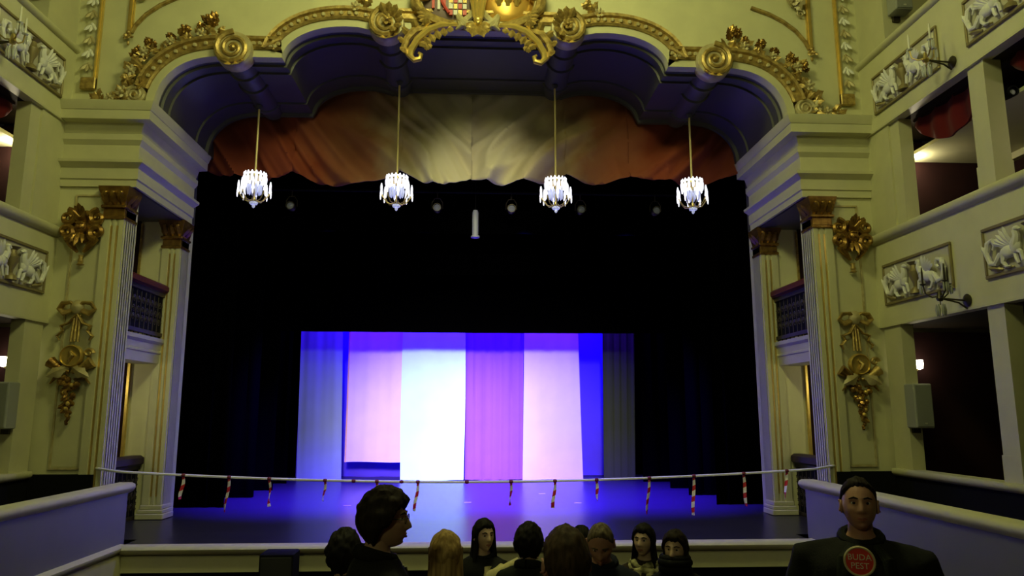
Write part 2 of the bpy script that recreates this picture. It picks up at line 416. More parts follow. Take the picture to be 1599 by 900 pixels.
# auditorium ceiling and rear wall, stage house
struct(MB().box(-8.2, 8.2, -3, YF + 0.25, TOP, TOP + 0.15).build('ceiling', cream, smooth=False))
struct(MB().box(-8.2, 8.2, -3.2, -3.0, -0.3, TOP).build('wall_back', darkred, smooth=False))
for s, side in SIDES:
    struct(MB().box(s * 8.2, s * 8.35, -3, 2.5, -0.3, TOP).build('wall_rear_' + side, darkred, smooth=False))
    struct(MB().box(s * 8.0, s * 8.2, 12.9, 20.8, STZ, 9.6).build('wall_stage_' + side, blackcloth, smooth=False))
struct(MB().box(-8.2, 8.2, 20.6, 20.8, STZ, 9.6).build('wall_stage_back', blackcloth, smooth=False))
struct(MB().box(-8.2, 8.2, 12.65, 20.8, 9.5, 9.65).build('ceiling_stage', blackcloth, smooth=False))
struct(MB().box(-4.9, 4.9, 13.25, 13.33, 8.0, 9.5).build('wall_over_valance', blackcloth, smooth=False))

# =================================================================== STAGE DRESSING
def cloth(name, x0t, x1t, x0b, x1b, zt, zb, y, mt, label, folds=3, amp=0.02, flare=0.0, cat='cloth panel', group='coloured cloth panels hung upstage', seed=0):
    rnd = random.Random(seed); ph = [rnd.uniform(0, 6.28) for _ in range(4)]
    nx, nz = 30, 14; fr, bk = [], []
    for j in range(nz + 1):
        v = j / nz; z = zt + (zb - zt) * v; e = v ** 3
        bow = flare * math.sin(PI * v) * 0.5
        for i in range(nx + 1):
            u = i / nx
            x = (x0t + (x0b - x0t) * v) * (1 - u) + (x1t + (x1b - x1t) * v) * u + bow * (u - 0.5)
            d = amp * (math.sin(2 * PI * folds * u + ph[0]) + 0.5 * math.sin(2 * PI * folds * 2.3 * u + ph[1] + v)) * (1 - 0.4 * v)
            fr.append((x, y + d, z + 0.012 * math.sin(5 * u + ph[2]) * e)); bk.append((x, y + d + 0.012, z + 0.012 * math.sin(5 * u + ph[2]) * e))
    m = MB(); N = nx + 1; o = len(fr); fs = []
    for j in range(nz):
        for i in range(nx):
            a = j * N + i; fs.append((a, a + 1, a + N + 1, a + N)); fs.append((o + a, o + a + N, o + a + N + 1, o + a + 1))
    edge = [i for i in range(N)] + [j * N + nx for j in range(1, nz + 1)] + [nz * N + i for i in range(nx - 1, -1, -1)] + [j * N for j in range(nz - 1, 0, -1)]
    for k in range(len(edge)):
        a, b = edge[k], edge[(k + 1) % len(edge)]; fs.append((a, o + a, o + b, b))
    m.add(fr + bk, fs)
    root = thing(name, label, cat, ((x0t + x1t) / 2, y, zb), 0, group)
    loc = Vector(root.location)
    m.v = [Vector(p) - loc for p in m.v]
    m.build('fabric', mt, root, ang=60)
    h = MB().box(x0t - loc.x, x1t - loc.x, -0.012, 0.024, zt - zb - 0.06, zt - zb); h.build('top_hem', mt, root, smooth=False)
    if zb < 1.3:
        pk = MB().tube([(x0b - loc.x + 0.01, 0.006, 0.02), (x1b - loc.x - 0.01, 0.006, 0.02)], 0.016, 6); pk.build('bottom_batten', mt, root)
    return root
def fab(name, col, **k): return mat(name, col, 0.85, 0, 0.06, 2.0, spec=0.1, **k)
cloth('hanging_cloth', -4.46, -3.42, -4.40, -3.30, 5.42, 0.96, 19.0, fab('slate_blue_cloth', (0.30, 0.36, 0.40)), 'slate blue cloth panel hanging at the left end of the coloured row', 2, 0.015, 0.0, seed=1)
c2 = cloth('hanging_cloth', -3.24, -1.84, -3.26, -1.84, 5.42, 1.40, 19.12, fab('lilac_cloth', (0.80, 0.55, 0.80)), 'lilac cloth panel whose hem ends above the stage floor', 2, 0.02, 0.0, seed=2)
MB().box(-0.71, -0.68, -0.02, 0.03, 0.0, 4.0).build('orange_selvedge', fab('orange_cloth', (0.85, 0.42, 0.2)), c2, smooth=False)['label'] = 'orange edge strip'
cloth('hanging_cloth', -1.85, -0.27, -1.84, -0.27, 5.42, 0.96, 18.95, fab('pale_mint_cloth', (0.66, 0.98, 0.90)), 'bright white-mint cloth panel, the brightest in the row', 1.3, 0.015, 0.10, seed=3)
cloth('hanging_cloth', -0.26, 1.26, -0.24, 1.22, 5.42, 0.96, 19.05, fab('magenta_cloth', (0.32, 0.10, 0.42)), 'purple-magenta cloth panel with narrow vertical folds', 5, 0.035, 0.0, seed=4)
cloth('hanging_cloth', 1.27, 2.66, 1.21, 2.74, 5.42, 0.96, 18.98, fab('pale_pink_cloth', (0.84, 0.64, 0.80)), 'pale pink cloth panel just right of the purple one', 1.5, 0.015, -0.02, seed=5)
cloth('hanging_cloth', 3.30, 4.14, 3.26, 4.06, 5.42, 0.97, 18.95, fab('dark_gauze', (0.050, 0.058, 0.020)), 'dark grey-green cloth panel fading into the black at the right end', 4, 0.02, 0.0, seed=6)
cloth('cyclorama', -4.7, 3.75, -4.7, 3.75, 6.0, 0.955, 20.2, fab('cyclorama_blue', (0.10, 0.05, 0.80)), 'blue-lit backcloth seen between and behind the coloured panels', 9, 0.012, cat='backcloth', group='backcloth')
t = thing('fly_bar', 'black pipe carrying the coloured cloth panels', 'pipe', (0, 19.05, 5.45))
MB().tube([(-4.7, 0, 0), (4.7, 0, 0)], 0.025, 8).build('pipe', black, t)
for x in (-4.2, -1.4, 1.4, 4.2):
    MB().tube([(x, 0, 0), (x, 0, 4.05)], 0.004, 4).build('wire', black, t)

# black masking legs and borders
LN = ('first', 'second', 'third', 'fourth'); 
for s, side in SIDES:
    for k, y in enumerate((13.9, 15.45, 16.85, 18.45)):
        xi = (4.48, 4.42, 4.40, 4.15 if s > 0 else 4.5)[k]
        cloth('stage_drape', min(s * xi, s * 6.9), max(s * xi, s * 6.9), min(s * xi, s * 6.9), max(s * xi, s * 6.9), 8.6, 0.955, y, blackcloth,
              'black masking drape at the %s of the stage, %s from the front' % (side, LN[k]), 8, 0.05, cat='curtain', group='black masking drapes', seed=20 + k)
for k, (y, zb) in enumerate(((14.35, 6.15), (15.8, 5.6), (17.1, 4.47))):
    cloth('curtain_border', -6.9, 6.9, -6.9, 6.9, 9.5, zb, y, blackcloth, 'black border cloth across the stage, %s from the front' % LN[k], 18, 0.04, cat='curtain', group='black borders', seed=30 + k)

# painted drapery valance: one run of cloth gathered into six swags, red at the sides and cream in the middle
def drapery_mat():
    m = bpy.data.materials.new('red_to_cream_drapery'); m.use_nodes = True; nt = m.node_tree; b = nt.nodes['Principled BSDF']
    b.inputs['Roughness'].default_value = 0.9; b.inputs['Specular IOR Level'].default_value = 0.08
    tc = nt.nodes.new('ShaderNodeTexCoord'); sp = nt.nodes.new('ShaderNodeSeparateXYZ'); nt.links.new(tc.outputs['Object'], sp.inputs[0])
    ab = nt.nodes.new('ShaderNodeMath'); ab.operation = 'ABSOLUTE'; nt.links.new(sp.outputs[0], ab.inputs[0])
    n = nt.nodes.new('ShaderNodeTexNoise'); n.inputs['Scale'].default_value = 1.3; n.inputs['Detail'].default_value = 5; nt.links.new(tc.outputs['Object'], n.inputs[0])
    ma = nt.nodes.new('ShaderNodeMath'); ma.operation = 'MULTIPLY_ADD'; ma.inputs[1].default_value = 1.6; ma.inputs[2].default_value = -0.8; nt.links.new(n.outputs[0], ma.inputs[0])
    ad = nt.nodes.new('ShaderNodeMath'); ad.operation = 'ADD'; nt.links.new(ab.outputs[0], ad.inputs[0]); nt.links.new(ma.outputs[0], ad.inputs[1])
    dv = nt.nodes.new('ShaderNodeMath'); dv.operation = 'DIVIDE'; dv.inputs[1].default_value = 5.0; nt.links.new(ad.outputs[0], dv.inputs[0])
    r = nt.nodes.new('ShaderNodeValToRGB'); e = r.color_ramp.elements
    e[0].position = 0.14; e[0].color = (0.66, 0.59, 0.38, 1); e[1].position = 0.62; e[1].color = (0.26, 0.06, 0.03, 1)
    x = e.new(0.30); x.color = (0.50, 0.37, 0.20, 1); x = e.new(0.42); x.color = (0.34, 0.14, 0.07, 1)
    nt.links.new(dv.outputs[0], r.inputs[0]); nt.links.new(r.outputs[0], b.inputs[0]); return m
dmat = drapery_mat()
VAL0 = Vector((0, 12.95, 6.6))
val = thing('valance', 'swagged red and cream drapery valance above the dark stage opening', 'curtain', VAL0)
CUSP = [(-4.97, 7.0, 0.20), (-3.25, 6.84, 0.22), (-1.35, 6.84, 0.17), (-0.10, 6.76, 0.10), (1.60, 6.84, 0.13), (2.75, 6.80, 0.16), (4.97, 7.0, 0)]
def drape_y(x, z):
    q = -abs(x + 0.1) + 0.85 * (z - 6.6) + 0.35 * noise.noise((x * 0.5, z * 0.8, 3.1)); t = abs(x) * 0.6 + z * 0.7
    sd = 0.0 if x < -0.1 else 9.0
    h = 0.0
    for f, a in ((1.15, 0.34), (2.5, 0.17), (5.2, 0.05)):
        h += a * (1 - 2.2 * abs(noise.noise((q * f + sd, t * 0.45, f * 3 + sd))))
    return -h * (0.35 + 0.65 * sst_(8.4, 7.2, z))
def sst_(a, b, x):
    t = max(0, min(1, (x - a) / (b - a))); return t * t * (3 - 2 * t)
for k in range(6):
    (x0, z0, sag), (x1, z1, _) = CUSP[k], CUSP[k + 1]; nx, nz = max(26, int((x1 - x0) * 26)), 44; fr, bk = [], []
    for jz in range(nz + 1):
        v = jz / nz
        for ix in range(nx + 1):
            u = ix / nx; x = x0 + (x1 - x0) * u; zb = z0 + (z1 - z0) * u - sag * math.sin(PI * u) ** 0.8; z = zb + (9.0 - zb) * (1 - v)
            d = drape_y(x, z); fr.append((x, d, z - 6.6)); bk.append((x, d + 0.02, z - 6.6))
    m = MB(); N = nx + 1; o = len(fr); fs = []
    for jz in range(nz):
        for ix in range(nx):
            a = jz * N + ix; fs.append((a, a + 1, a + N + 1, a + N)); fs.append((o + a, o + a + N, o + a + N + 1, o + a + 1))
    edge = [ix for ix in range(N)] + [jz * N + nx for jz in range(1, nz + 1)] + [nz * N + ix for ix in range(nx - 1, -1, -1)] + [jz * N for jz in range(nz - 1, 0, -1)]
    for q in range(len(edge)):
        a, b = edge[q], edge[(q + 1) % len(edge)]; fs.append((a, o + a, o + b, b))
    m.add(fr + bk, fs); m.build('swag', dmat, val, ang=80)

# stage lanterns on a dark bar behind the valance, and the pale hanging tube
t = thing('lighting_bar', 'dark pipe behind the drapery valance carrying stage lanterns', 'pipe', (0, 13.5, 6.75))
MB().tube([(-4.4, 0, 0), (4.4, 0, 0)], 0.024, 8).build('pipe', black, t)
for x in (-4, 0.4, 4): MB().tube([(x, 0, 0), (x, 0, 2.76)], 0.004, 4).build('wire', black, t)
lensm = mat('lantern_lens', (0.30, 0.32, 0.40), 0.15)
for x, nm in ((-3.45, 'far left'), (-0.74, 'left of the pale tube'), (0.66, 'right of the pale tube'), (1.98, 'second from the right'), (3.42, 'far right')):
    t = thing('stage_lantern', 'small dark stage lantern in the black above the stage, ' + nm, 'spotlight', (x, 13.5, 6.42), 0, 'stage lanterns')
    MB().lathe([(0.0, 0.10), (0.06, 0.10), (0.075, 0.02), (0.08, -0.12), (0.07, -0.12), (0.065, -0.08), (0.0, -0.08)], axis='y', n=14).build('housing', steel, t)
    MB().lathe([(0.0, -0.105), (0.04, -0.10), (0.066, -0.085), (0.0, -0.08)], axis='y', n=14).build('lens', lensm, t)
    MB().tube([(-0.10, 0, 0), (-0.10, 0, 0.12), (-0.05, 0, 0.2), (0.05, 0, 0.2), (0.10, 0, 0.12), (0.10, 0, 0)], 0.009, 6).build('yoke', steel, t)
    MB().tube([(0, 0, 0.2), (0, 0, 0.307)], 0.014, 6).build('clamp', steel, t)
t = thing('hanging_lamp', 'pale upright tube lamp hanging alone in the dark at mid stage', 'lamp', (-0.02, 13.62, 5.9))
pt = mat('pale_grey_metal', (0.42, 0.44, 0.55), 0.4)
MB().lathe([(0.0, 0.03), (0.055, 0.03), (0.06, 0.06), (0.06, 0.48), (0.045, 0.53), (0, 0.53)], n=12).build('tube', pt, t)
MB().lathe([(0.0, 0.0), (0.085, 0.0), (0.085, 0.03), (0.0, 0.03)], n=12).build('foot_ring', pt, t)
MB().tube([(0, 0, 0.53), (0, 0, 3.62)], 0.006, 5).build('wire', black, t)
# white floor marks
wm = mat('white_tape', (0.75, 0.75, 0.78), 0.6)
for x, y, lb in ((-2.32, 14.1, 'small white tape mark on the stage floor, leftmost'), (-0.12, 14.45, 'small white tape mark on the stage floor below the purple panel'),
                 (1.42, 15.9, 'small white tape mark on the stage floor nearest the pink panel'), (1.95, 14.25, 'small white tape mark on the stage floor, rightmost')):
    o = MB().box(-0.07, 0.07, -0.02, 0.02, 0.0, 0.003).build('tape_mark', wm, smooth=False, loc=(x, y, STZ)); tag(o, lb, 'tape mark', 'white tape marks on the stage')

# =================================================================== BARRIER TAPE
def rope_z(x): return 1.70 + 0.155 * (abs(x) / 4.75) ** 1.9
RY = 10.3
def rope_y(x): return RY
t = thing('barrier_line', 'pale cord stretched across the front of the stage', 'rope', (0, RY, 1.68))
path = [(x, 0.26 * max(0, (abs(x) - 4.72) / 0.42), rope_z(x) - 1.68) for x in [-5.14 + 10.28 * i / 48 for i in range(49)]]
cordm = mat('pale_cord', (0.85, 0.85, 0.86), 0.5, emit=None)
MB().tube(path, 0.017, 6).build('cord', cordm, t)
RX = [-3.87, -3.27, -2.74, -2.0, -1.31, -0.76, 0.50, 1.10, 1.67, 2.40, 3.02, 3.72, 4.33]
knot = MB()
knot.ell((0, 0, 0), (0.035, 0.03, 0.025), 8, 5)
kd = None
for x in RX + [-0.98, -0.1, -1.62]:
    if kd is None: kd = knot.build('knot', mat('dark_red_tape', (0.16, 0.012, 0.02), 0.5), t); k = kd
    else: k = kd.copy(); C.objects.link(k)
    k.location = (x, 0, rope_z(x) - 1.68)
def tape_mat():
    m = bpy.data.materials.new('red_white_tape'); m.use_nodes = True; nt = m.node_tree; b = nt.nodes['Principled BSDF']; b.inputs['Roughness'].default_value = 0.4
    tc = nt.nodes.new('ShaderNodeTexCoord'); mp = nt.nodes.new('ShaderNodeMapping'); mp.inputs['Rotation'].default_value = (0, 0.5, 0)
    wv = nt.nodes.new('ShaderNodeTexWave'); wv.bands_direction = 'Z'; wv.inputs['Scale'].default_value = 2.6
    r = nt.nodes.new('ShaderNodeValToRGB'); r.color_ramp.interpolation = 'CONSTANT'
    r.color_ramp.elements[0].color = (0.55, 0.02, 0.03, 1); r.color_ramp.elements[1].position = 0.45; r.color_ramp.elements[1].color = (0.86, 0.84, 0.84, 1)
    nt.links.new(tc.outputs['Object'], mp.inputs[0]); nt.links.new(mp.outputs[0], wv.inputs[0]); nt.links.new(wv.outputs[0], r.inputs[0]); nt.links.new(r.outputs[0], b.inputs[0])
    return m
tm = tape_mat()
LENS = [0.29, 0.43, 0.34, 0.25, 0.14, 0.36, 0.29, 0.34, 0.26, 0.46, 0.50, 0.42, 0.36]
ORD = ['first', 'second', 'third', 'fourth', 'fifth', 'sixth', 'seventh', 'eighth', 'ninth', 'tenth', 'eleventh', 'twelfth', 'last']
for k, (x, L) in enumerate(zip(RX, LENS)):
    rnd = random.Random(50 + k); rings = []
    tw = rnd.uniform(0.8, 2.2) * rnd.choice((-1, 1)); lean = rnd.uniform(-0.05, 0.03)
    for i in range(13):
        u = i / 12; a = tw * u + rnd.uniform(-0.1, 0.1); hw = 0.016 + 0.014 * u
        cx, cy, z = lean * u + 0.008 * math.sin(6 * u), 0.01 * math.sin(5 * u), -L * u
        dx, dy = math.cos(a) * hw, math.sin(a) * hw; nx, ny = -math.sin(a) * 0.0025, math.cos(a) * 0.0025
        rings.append([(cx + dx + nx, cy + dy + ny, z), (cx - dx + nx, cy - dy + ny, z), (cx - dx - nx, cy - dy - ny, z), (cx + dx - nx, cy + dy - ny, z)])
    o = MB().loft(rings).build('tape_ribbon', tm, smooth=False, loc=(x, RY, rope_z(x) - 0.019))
    tag(o, 'red and white tape tail hanging from the cord, %s from the left' % ORD[k] if k < 12 else 'red and white tape tail hanging from the cord in front of the right loge railing', 'ribbon', 'tape tails on the barrier cord')

# =================================================================== CHANDELIERS
def chandelier(L):
    t = thing('chandelier', '', 'chandelier', (0, 0, 0), 0, 'crystal chandeliers under the arch')
    MB().tube([(0, 0, 0.26), (0, 0, L)], 0.017, 8).build('rod', mat('gilded_rod', (0.75, 0.62, 0.26), 0.4, 0.2), t)
    MB().lathe([(0, -0.22), (0.03, -0.22), (0.035, -0.17), (0.014, -0.13), (0.014, 0.1), (0.03, 0.14), (0.014, 0.18), (0.014, 0.28), (0, 0.28)], n=10).build('stem', brass, t)
    for i in range(8):
        a = 2 * PI * (i + 0.25) / 8; ca, sa = math.cos(a), math.sin(a)
        pts = [(0.02, -0.19), (0.08, -0.225), (0.15, -0.21), (0.20, -0.15), (0.235, -0.09), (0.25, -0.06)]
        MB().tube([(r * ca, r * sa, z) for r, z in pts], 0.009, 6).build('arm', brass, t)
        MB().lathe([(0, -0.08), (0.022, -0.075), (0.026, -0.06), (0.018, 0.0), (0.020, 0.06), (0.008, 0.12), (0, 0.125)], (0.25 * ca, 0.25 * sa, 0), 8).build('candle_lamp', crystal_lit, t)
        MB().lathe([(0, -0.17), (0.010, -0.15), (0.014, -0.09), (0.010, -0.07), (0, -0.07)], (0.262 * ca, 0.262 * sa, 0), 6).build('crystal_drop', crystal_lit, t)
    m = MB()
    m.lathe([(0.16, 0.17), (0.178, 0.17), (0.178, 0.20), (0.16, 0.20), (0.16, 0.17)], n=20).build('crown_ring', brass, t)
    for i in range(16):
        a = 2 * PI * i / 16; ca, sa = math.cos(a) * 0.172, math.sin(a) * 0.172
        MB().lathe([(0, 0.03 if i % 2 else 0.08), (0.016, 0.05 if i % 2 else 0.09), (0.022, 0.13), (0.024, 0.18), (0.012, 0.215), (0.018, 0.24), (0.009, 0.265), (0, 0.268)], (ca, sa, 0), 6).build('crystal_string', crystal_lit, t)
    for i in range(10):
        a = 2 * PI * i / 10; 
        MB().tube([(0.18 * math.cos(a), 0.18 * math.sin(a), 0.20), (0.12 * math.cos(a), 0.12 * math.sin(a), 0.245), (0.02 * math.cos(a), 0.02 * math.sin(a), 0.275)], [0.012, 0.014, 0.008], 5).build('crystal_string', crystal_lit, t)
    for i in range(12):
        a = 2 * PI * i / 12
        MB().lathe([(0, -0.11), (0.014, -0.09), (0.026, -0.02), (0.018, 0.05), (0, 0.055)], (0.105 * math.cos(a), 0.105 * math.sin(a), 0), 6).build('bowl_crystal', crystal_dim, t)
    m = MB()
    for i in range(7):
        a = 2 * PI * i / 7; m.ell((0.045 * math.cos(a), 0.045 * math.sin(a), -0.255), 0.026, 7, 5)
    m.ell((0, 0, -0.30), (0.028, 0.028, 0.04), 7, 5)
    m.build('bottom_cluster', crystal_dim, t)
    MB().lathe([(0, L - 0.06), (0.03, L - 0.06), (0.055, L - 0.02), (0.06, L), (0, L)], n=10).build('ceiling_cup', soffit, t)
    return t
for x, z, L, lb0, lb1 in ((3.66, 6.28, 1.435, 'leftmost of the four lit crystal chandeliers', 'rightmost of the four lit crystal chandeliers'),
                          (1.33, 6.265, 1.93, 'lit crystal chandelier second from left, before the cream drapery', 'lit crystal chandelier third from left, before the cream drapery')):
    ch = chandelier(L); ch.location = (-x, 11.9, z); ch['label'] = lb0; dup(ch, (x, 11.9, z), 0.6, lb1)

# =================================================================== GILDED ORNAMENT
# volute consoles and the tubes that run back from them
def volute(s, x, z, r, lb, inner):
    t = thing('volute_console', lb, 'scroll ornament', (x, 10.36, z), 0, 'gilded volutes on the arch')
    MB().lathe([(0, 0.235), (r * 0.94, 0.235), (r, 0.20), (r, 0.02), (r * 0.95, -0.015), (r * 0.8, -0.02), (0, -0.02)], axis='y', n=28).build('roundel', goldp, t)
    m = MB(); m.spiral((0, 0, 0), r * 0.93, r * 0.16, 2.2, 0.045, 0.022, PI / 2, -s, -0.03)
    m.ell((0, -0.03, 0), (0.05, 0.05, 0.05)); m.build('spiral', gold, t)
    m = MB()
    for a in (-2.2, -1.8, -1.4):
        m.leaf((r * 0.8 * math.cos(a) * s, -0.02, r * 0.8 * math.sin(a)), (s * math.cos(a), -0.5, math.sin(a)), (0, -1, 0), 0.15, 0.045, 0.4)
    m.build('leaf', goldb, t)
    q = MB(); rr = r * 0.82
    prof = [(0, 0.245), (rr, 0.245)]
    for y0 in (0.55, 1.0, 1.75):
        prof += [(rr, y0), (rr + 0.03, y0 + 0.02), (rr + 0.03, y0 + 0.07), (rr - 0.01, y0 + 0.09)]
    prof += [(rr - 0.03, 2.24), (0, 2.24)]
    q.lathe(prof, (x, 10.36, z), axis='y', n=20).build('console_roll', soffit, sof)
    if inner:
        m = MB()
        for k in range(7):
            a = 1.2 + 0.5 * k
            m.leaf((s * 0.12 * math.cos(a) - s * 0.02, -0.06, 0.12 * math.sin(a) + 0.02), (s * math.cos(a), -0.3, math.sin(a)), (0, -1, 0), 0.17, 0.05, 0.3)
        m.rosette((-s * 0.02, -0.07, 0.02), 0.10, 6); m.build('acanthus_spray', gold, t)
for s, side in SIDES:
    volute(s, s * 3.62, 7.95, 0.28, 'gilded spiral volute at the outer %s of the arch' % side, False)
    volute(s, s * 1.38, 8.42, 0.27, 'leafy gilded volute beside the crest on the %s' % side, True)

# leafy crest over the outer lobes of the arch, down to the cornice
def tuft(m, c, r, n, rnd, up=None):
    for k in range(n):
        a = rnd.uniform(0, 2 * PI) if up is None else up + rnd.uniform(-1.1, 1.1)
        m.leaf((c[0] + rnd.uniform(-.3, .3) * r, c[1], c[2] + rnd.uniform(-.3, .3) * r), (math.cos(a), -rnd.uniform(0.1, 0.5), math.sin(a)), (0, -1, 0.2), r * rnd.uniform(0.7, 1.15), r * rnd.uniform(0.22, 0.36), rnd.uniform(0.1, 0.5), 3, 6)
for s, side in SIDES:
    rnd = random.Random(3)
    t = thing('arch_garland', 'gilded leaf and rose garland climbing the %s shoulder of the arch' % side, 'garland', (s * 4.74, 10.55, 7.1))
    spots = [(0.62, 0.06, 0.13), (0.80, 0.07, 0.12), (0.45, 0.14, 0.17), (0.36, 0.30, 0.17), (0.36, 0.48, 0.16), (0.26, 0.62, 0.16), (0.20, 0.78, 0.14), (0.02, 0.86, 0.13), (-0.18, 0.96, 0.12), (-0.40, 1.03, 0.12), (-0.62, 1.10, 0.14), (-0.84, 1.14, 0.14)]
    for k, (dx, dz, r) in enumerate(spots):
        m = MB(); tuft(m, (s * dx, -0.06, dz), r * 1.15, 9, rnd); m.build('leaf_spray', gold, t)
        if k % 2 == 0:
            MB().rosette((s * dx, -0.12, dz + 0.02), r * 0.62, 6).build('rose', goldp, t)
    for dx, dz, r in ((0.12, 0.90, 0.14), (-0.36, 1.12, 0.16), (-0.80, 1.28, 0.17), (-0.70, 1.32, 0.13), (0.30, 0.76, 0.13), (-0.16, 1.02, 0.12), (-0.60, 1.18, 0.13)):
        m = MB(); tuft(m, (s * dx, -0.06, dz), r, 8, rnd, PI / 2 + s * -0.2); m.build('leaf_spray', goldd, t)
        MB().rosette((s * dx, -0.12, dz + r * 0.4), r * 0.5, 5).build('rose', goldd, t)
    m = MB(); m.lathe([(0, 0.05), (0.15, 0.05), (0.16, 0), (0.15, -0.03), (0, -0.03)], (s * 0.28, -0.10, 0.13), 20, 'y'); m.spiral((s * 0.28, -0.10, 0.13), 0.14, 0.03, 2, 0.028, 0.014, 0, s, -0.03)
    m.build('foot_scroll', goldp, t)
    # small tuft above the inner lobe
    t = thing('leaf_tuft', 'small gilded leaf tuft standing above the %s inner curve of the arch' % side, 'leaf ornament', (s * 1.72, 10.5, 8.76), 0, 'leaf tufts')
    m = MB(); tuft(m, (0, -0.06, -0.02), 0.17, 9, rnd, PI / 2); m.build('leaf_spray', gold, t)
    MB().rosette((s * 0.14, -0.10, -0.06), 0.09, 6).build('rose', goldp, t)

# central double-shield crest
t = thing('crest', 'large gilded double-shield crest over the middle of the arch', 'crest', (0, 10.38, 8.4))
for s in (-1, 1):
    sh = MB().lathe([(0, 0.12), (0.40, 0.12), (0.42, 0.08), (0.38, 0.03), (0.25, -0.03), (0, -0.06)], (s * 0.46, 0, 0.46), 28, 'y')
    if s < 0:
        so = sh.build('shield', mat('shield_blue_grey', (0.22, 0.16, 0.15), 0.5), t); so['label'] = 'painted heraldic shield'
        red = mat('heraldic_red', (0.55, 0.07, 0.06), 0.5); wh = mat('heraldic_white', (0.72, 0.68, 0.58), 0.5)
        for k in range(4):
            MB().box(-0.70 + k * 0.085, -0.66 + k * 0.085, -0.062, -0.03, 0.24 + abs(k - 1.5) * 0.02, 0.62).build('shield_stripe', red if k % 2 == 0 else wh, so, smooth=False)
        for r_ in range(3):
            for c_ in range(4):
                MB().box(-0.44 + c_ * 0.07, -0.385 + c_ * 0.07, -0.068, -0.03, 0.16 + r_ * 0.10, 0.24 + r_ * 0.10).build('shield_square', (red, wh, gold)[(r_ + c_) % 3], so, smooth=False)
        MB().tube([(-0.60, -0.07, 0.60), (-0.55, -0.08, 0.36), (-0.44, -0.08, 0.18)], 0.022, 6).build('shield_band', red, so)
    else:
        so = sh.build('shield', mat('amber_gilding', (0.80, 0.47, 0.10), 0.28, 0.6), t); so['label'] = 'polished amber-gold shield'
        m = MB(); 
        for k in range(3): m.leaf((0.32 + 0.13 * k, -0.05, 0.34), (0.1 * (k - 1), -0.2, 1), (0, -1, 0), 0.32, 0.06, 0.2)
        m.build('shield_charge', goldb, so)
    pts = [(s * (0.46 + 0.45 * math.cos(a)), -0.02, 0.46 + 0.45 * math.sin(a)) for a in [-PI / 2 + 2 * PI * i / 28 for i in range(29)]]
    MB().tube(pts, 0.055, 8).build('shield_frame', goldp, t)
    # outer rolled frame with curls
    m = MB(); m.tube([(s * 0.25, -0.02, -0.02), (s * 0.45, -0.06, 0.0), (s * 0.62, -0.06, 0.05), (s * 0.80, -0.06, 0.14), (s * 0.93, -0.05, 0.30), (s * 0.97, -0.04, 0.5), (s * 0.94, -0.04, 0.75)], [0.05, 0.07, 0.08, 0.075, 0.08, 0.08, 0.06], 8)
    m.spiral((s * 0.85, -0.04, 0.56), 0.17, 0.03, 1.6, 0.045, 0.02, 0, s); m.build('rolled_frame', gold, t)
    m = MB()
    for k in range(5):
        a = -0.9 + 0.32 * k; m.leaf((s * 0.66, -0.03, 0.12), (s * math.cos(a * 0.9), -0.2, math.sin(a * 0.9)), (0, -1, 0), 0.30, 0.05, 0.25)
    m.build('shell_leaf', gold, t)
    m = MB(); m.tube([(s * 0.08, -0.06, 0.02), (s * 0.18, -0.09, -0.02), (s * 0.26, -0.10, 0.06), (s * 0.30, -0.08, 0.16)], [0.05, 0.07, 0.06, 0.03], 8)
    m.tube([(s * 0.30, -0.08, 0.14), (s * 0.25, -0.10, -0.05), (s * 0.33, -0.09, -0.10)], [0.04, 0.055, 0.02], 8); m.build('frame_curl', goldp, t)
    # long C-scroll arm
    m = MB(); m.tube([(s * 0.30, -0.06, -0.01), (s * 0.55, -0.10, -0.04), (s * 0.74, -0.12, -0.13), (s * 0.90, -0.13, -0.29), (s * 0.99, -0.13, -0.46), (s * 1.0, -0.13, -0.56), (s * 0.94, -0.13, -0.62), (s * 0.86, -0.13, -0.60), (s * 0.84, -0.13, -0.53), (s * 0.88, -0.13, -0.50)],
                      [0.04, 0.06, 0.06, 0.055, 0.055, 0.05, 0.045, 0.04, 0.035, 0.02], 8); m.build('scroll_arm', goldb, t)
    m = MB(); m.tube([(s * 0.70, -0.08, -0.05), (s * 0.95, -0.09, -0.13), (s * 1.06, -0.10, -0.28), (s * 1.10, -0.10, -0.42), (s * 1.04, -0.11, -0.55)], [0.03, 0.07, 0.06, 0.06, 0.02], 8); m.build('scroll_back', gold, t)
    m = MB()
    for k, (x, z, a, L) in enumerate(((1.02, -0.20, 0.4, 0.16), (1.08, -0.30, -0.3, 0.15), (1.06, -0.44, -0.6, 0.14), (0.92, -0.12, 1.2, 0.16), (0.78, -0.08, 1.5, 0.14))):
        m.leaf((s * x, -0.12, z), (s * math.cos(a), -0.3, math.sin(a)), (0, -1, 0), L, 0.055, 0.4)
    m.build('acanthus_leaf', gold, t)
    m = MB()
    for k, (x, z, a, L) in enumerate(((0.88, -0.34, 3.6, 0.15), (0.80, -0.26, 3.9, 0.15), (0.72, -0.20, 4.2, 0.17), (0.62, -0.14, 4.4, 0.17), (0.52, -0.10, 4.5, 0.15), (0.42, -0.07, 4.6, 0.11), (0.80, -0.42, 3.0, 0.10), (0.76, -0.36, 4.0, 0.11))):
        m.leaf((s * x, -0.13, z), (s * math.cos(a), -0.25, math.sin(a)), (0, -1, 0), L, 0.05, -0.1)
    m.build('hanging_leaf', gold, t)
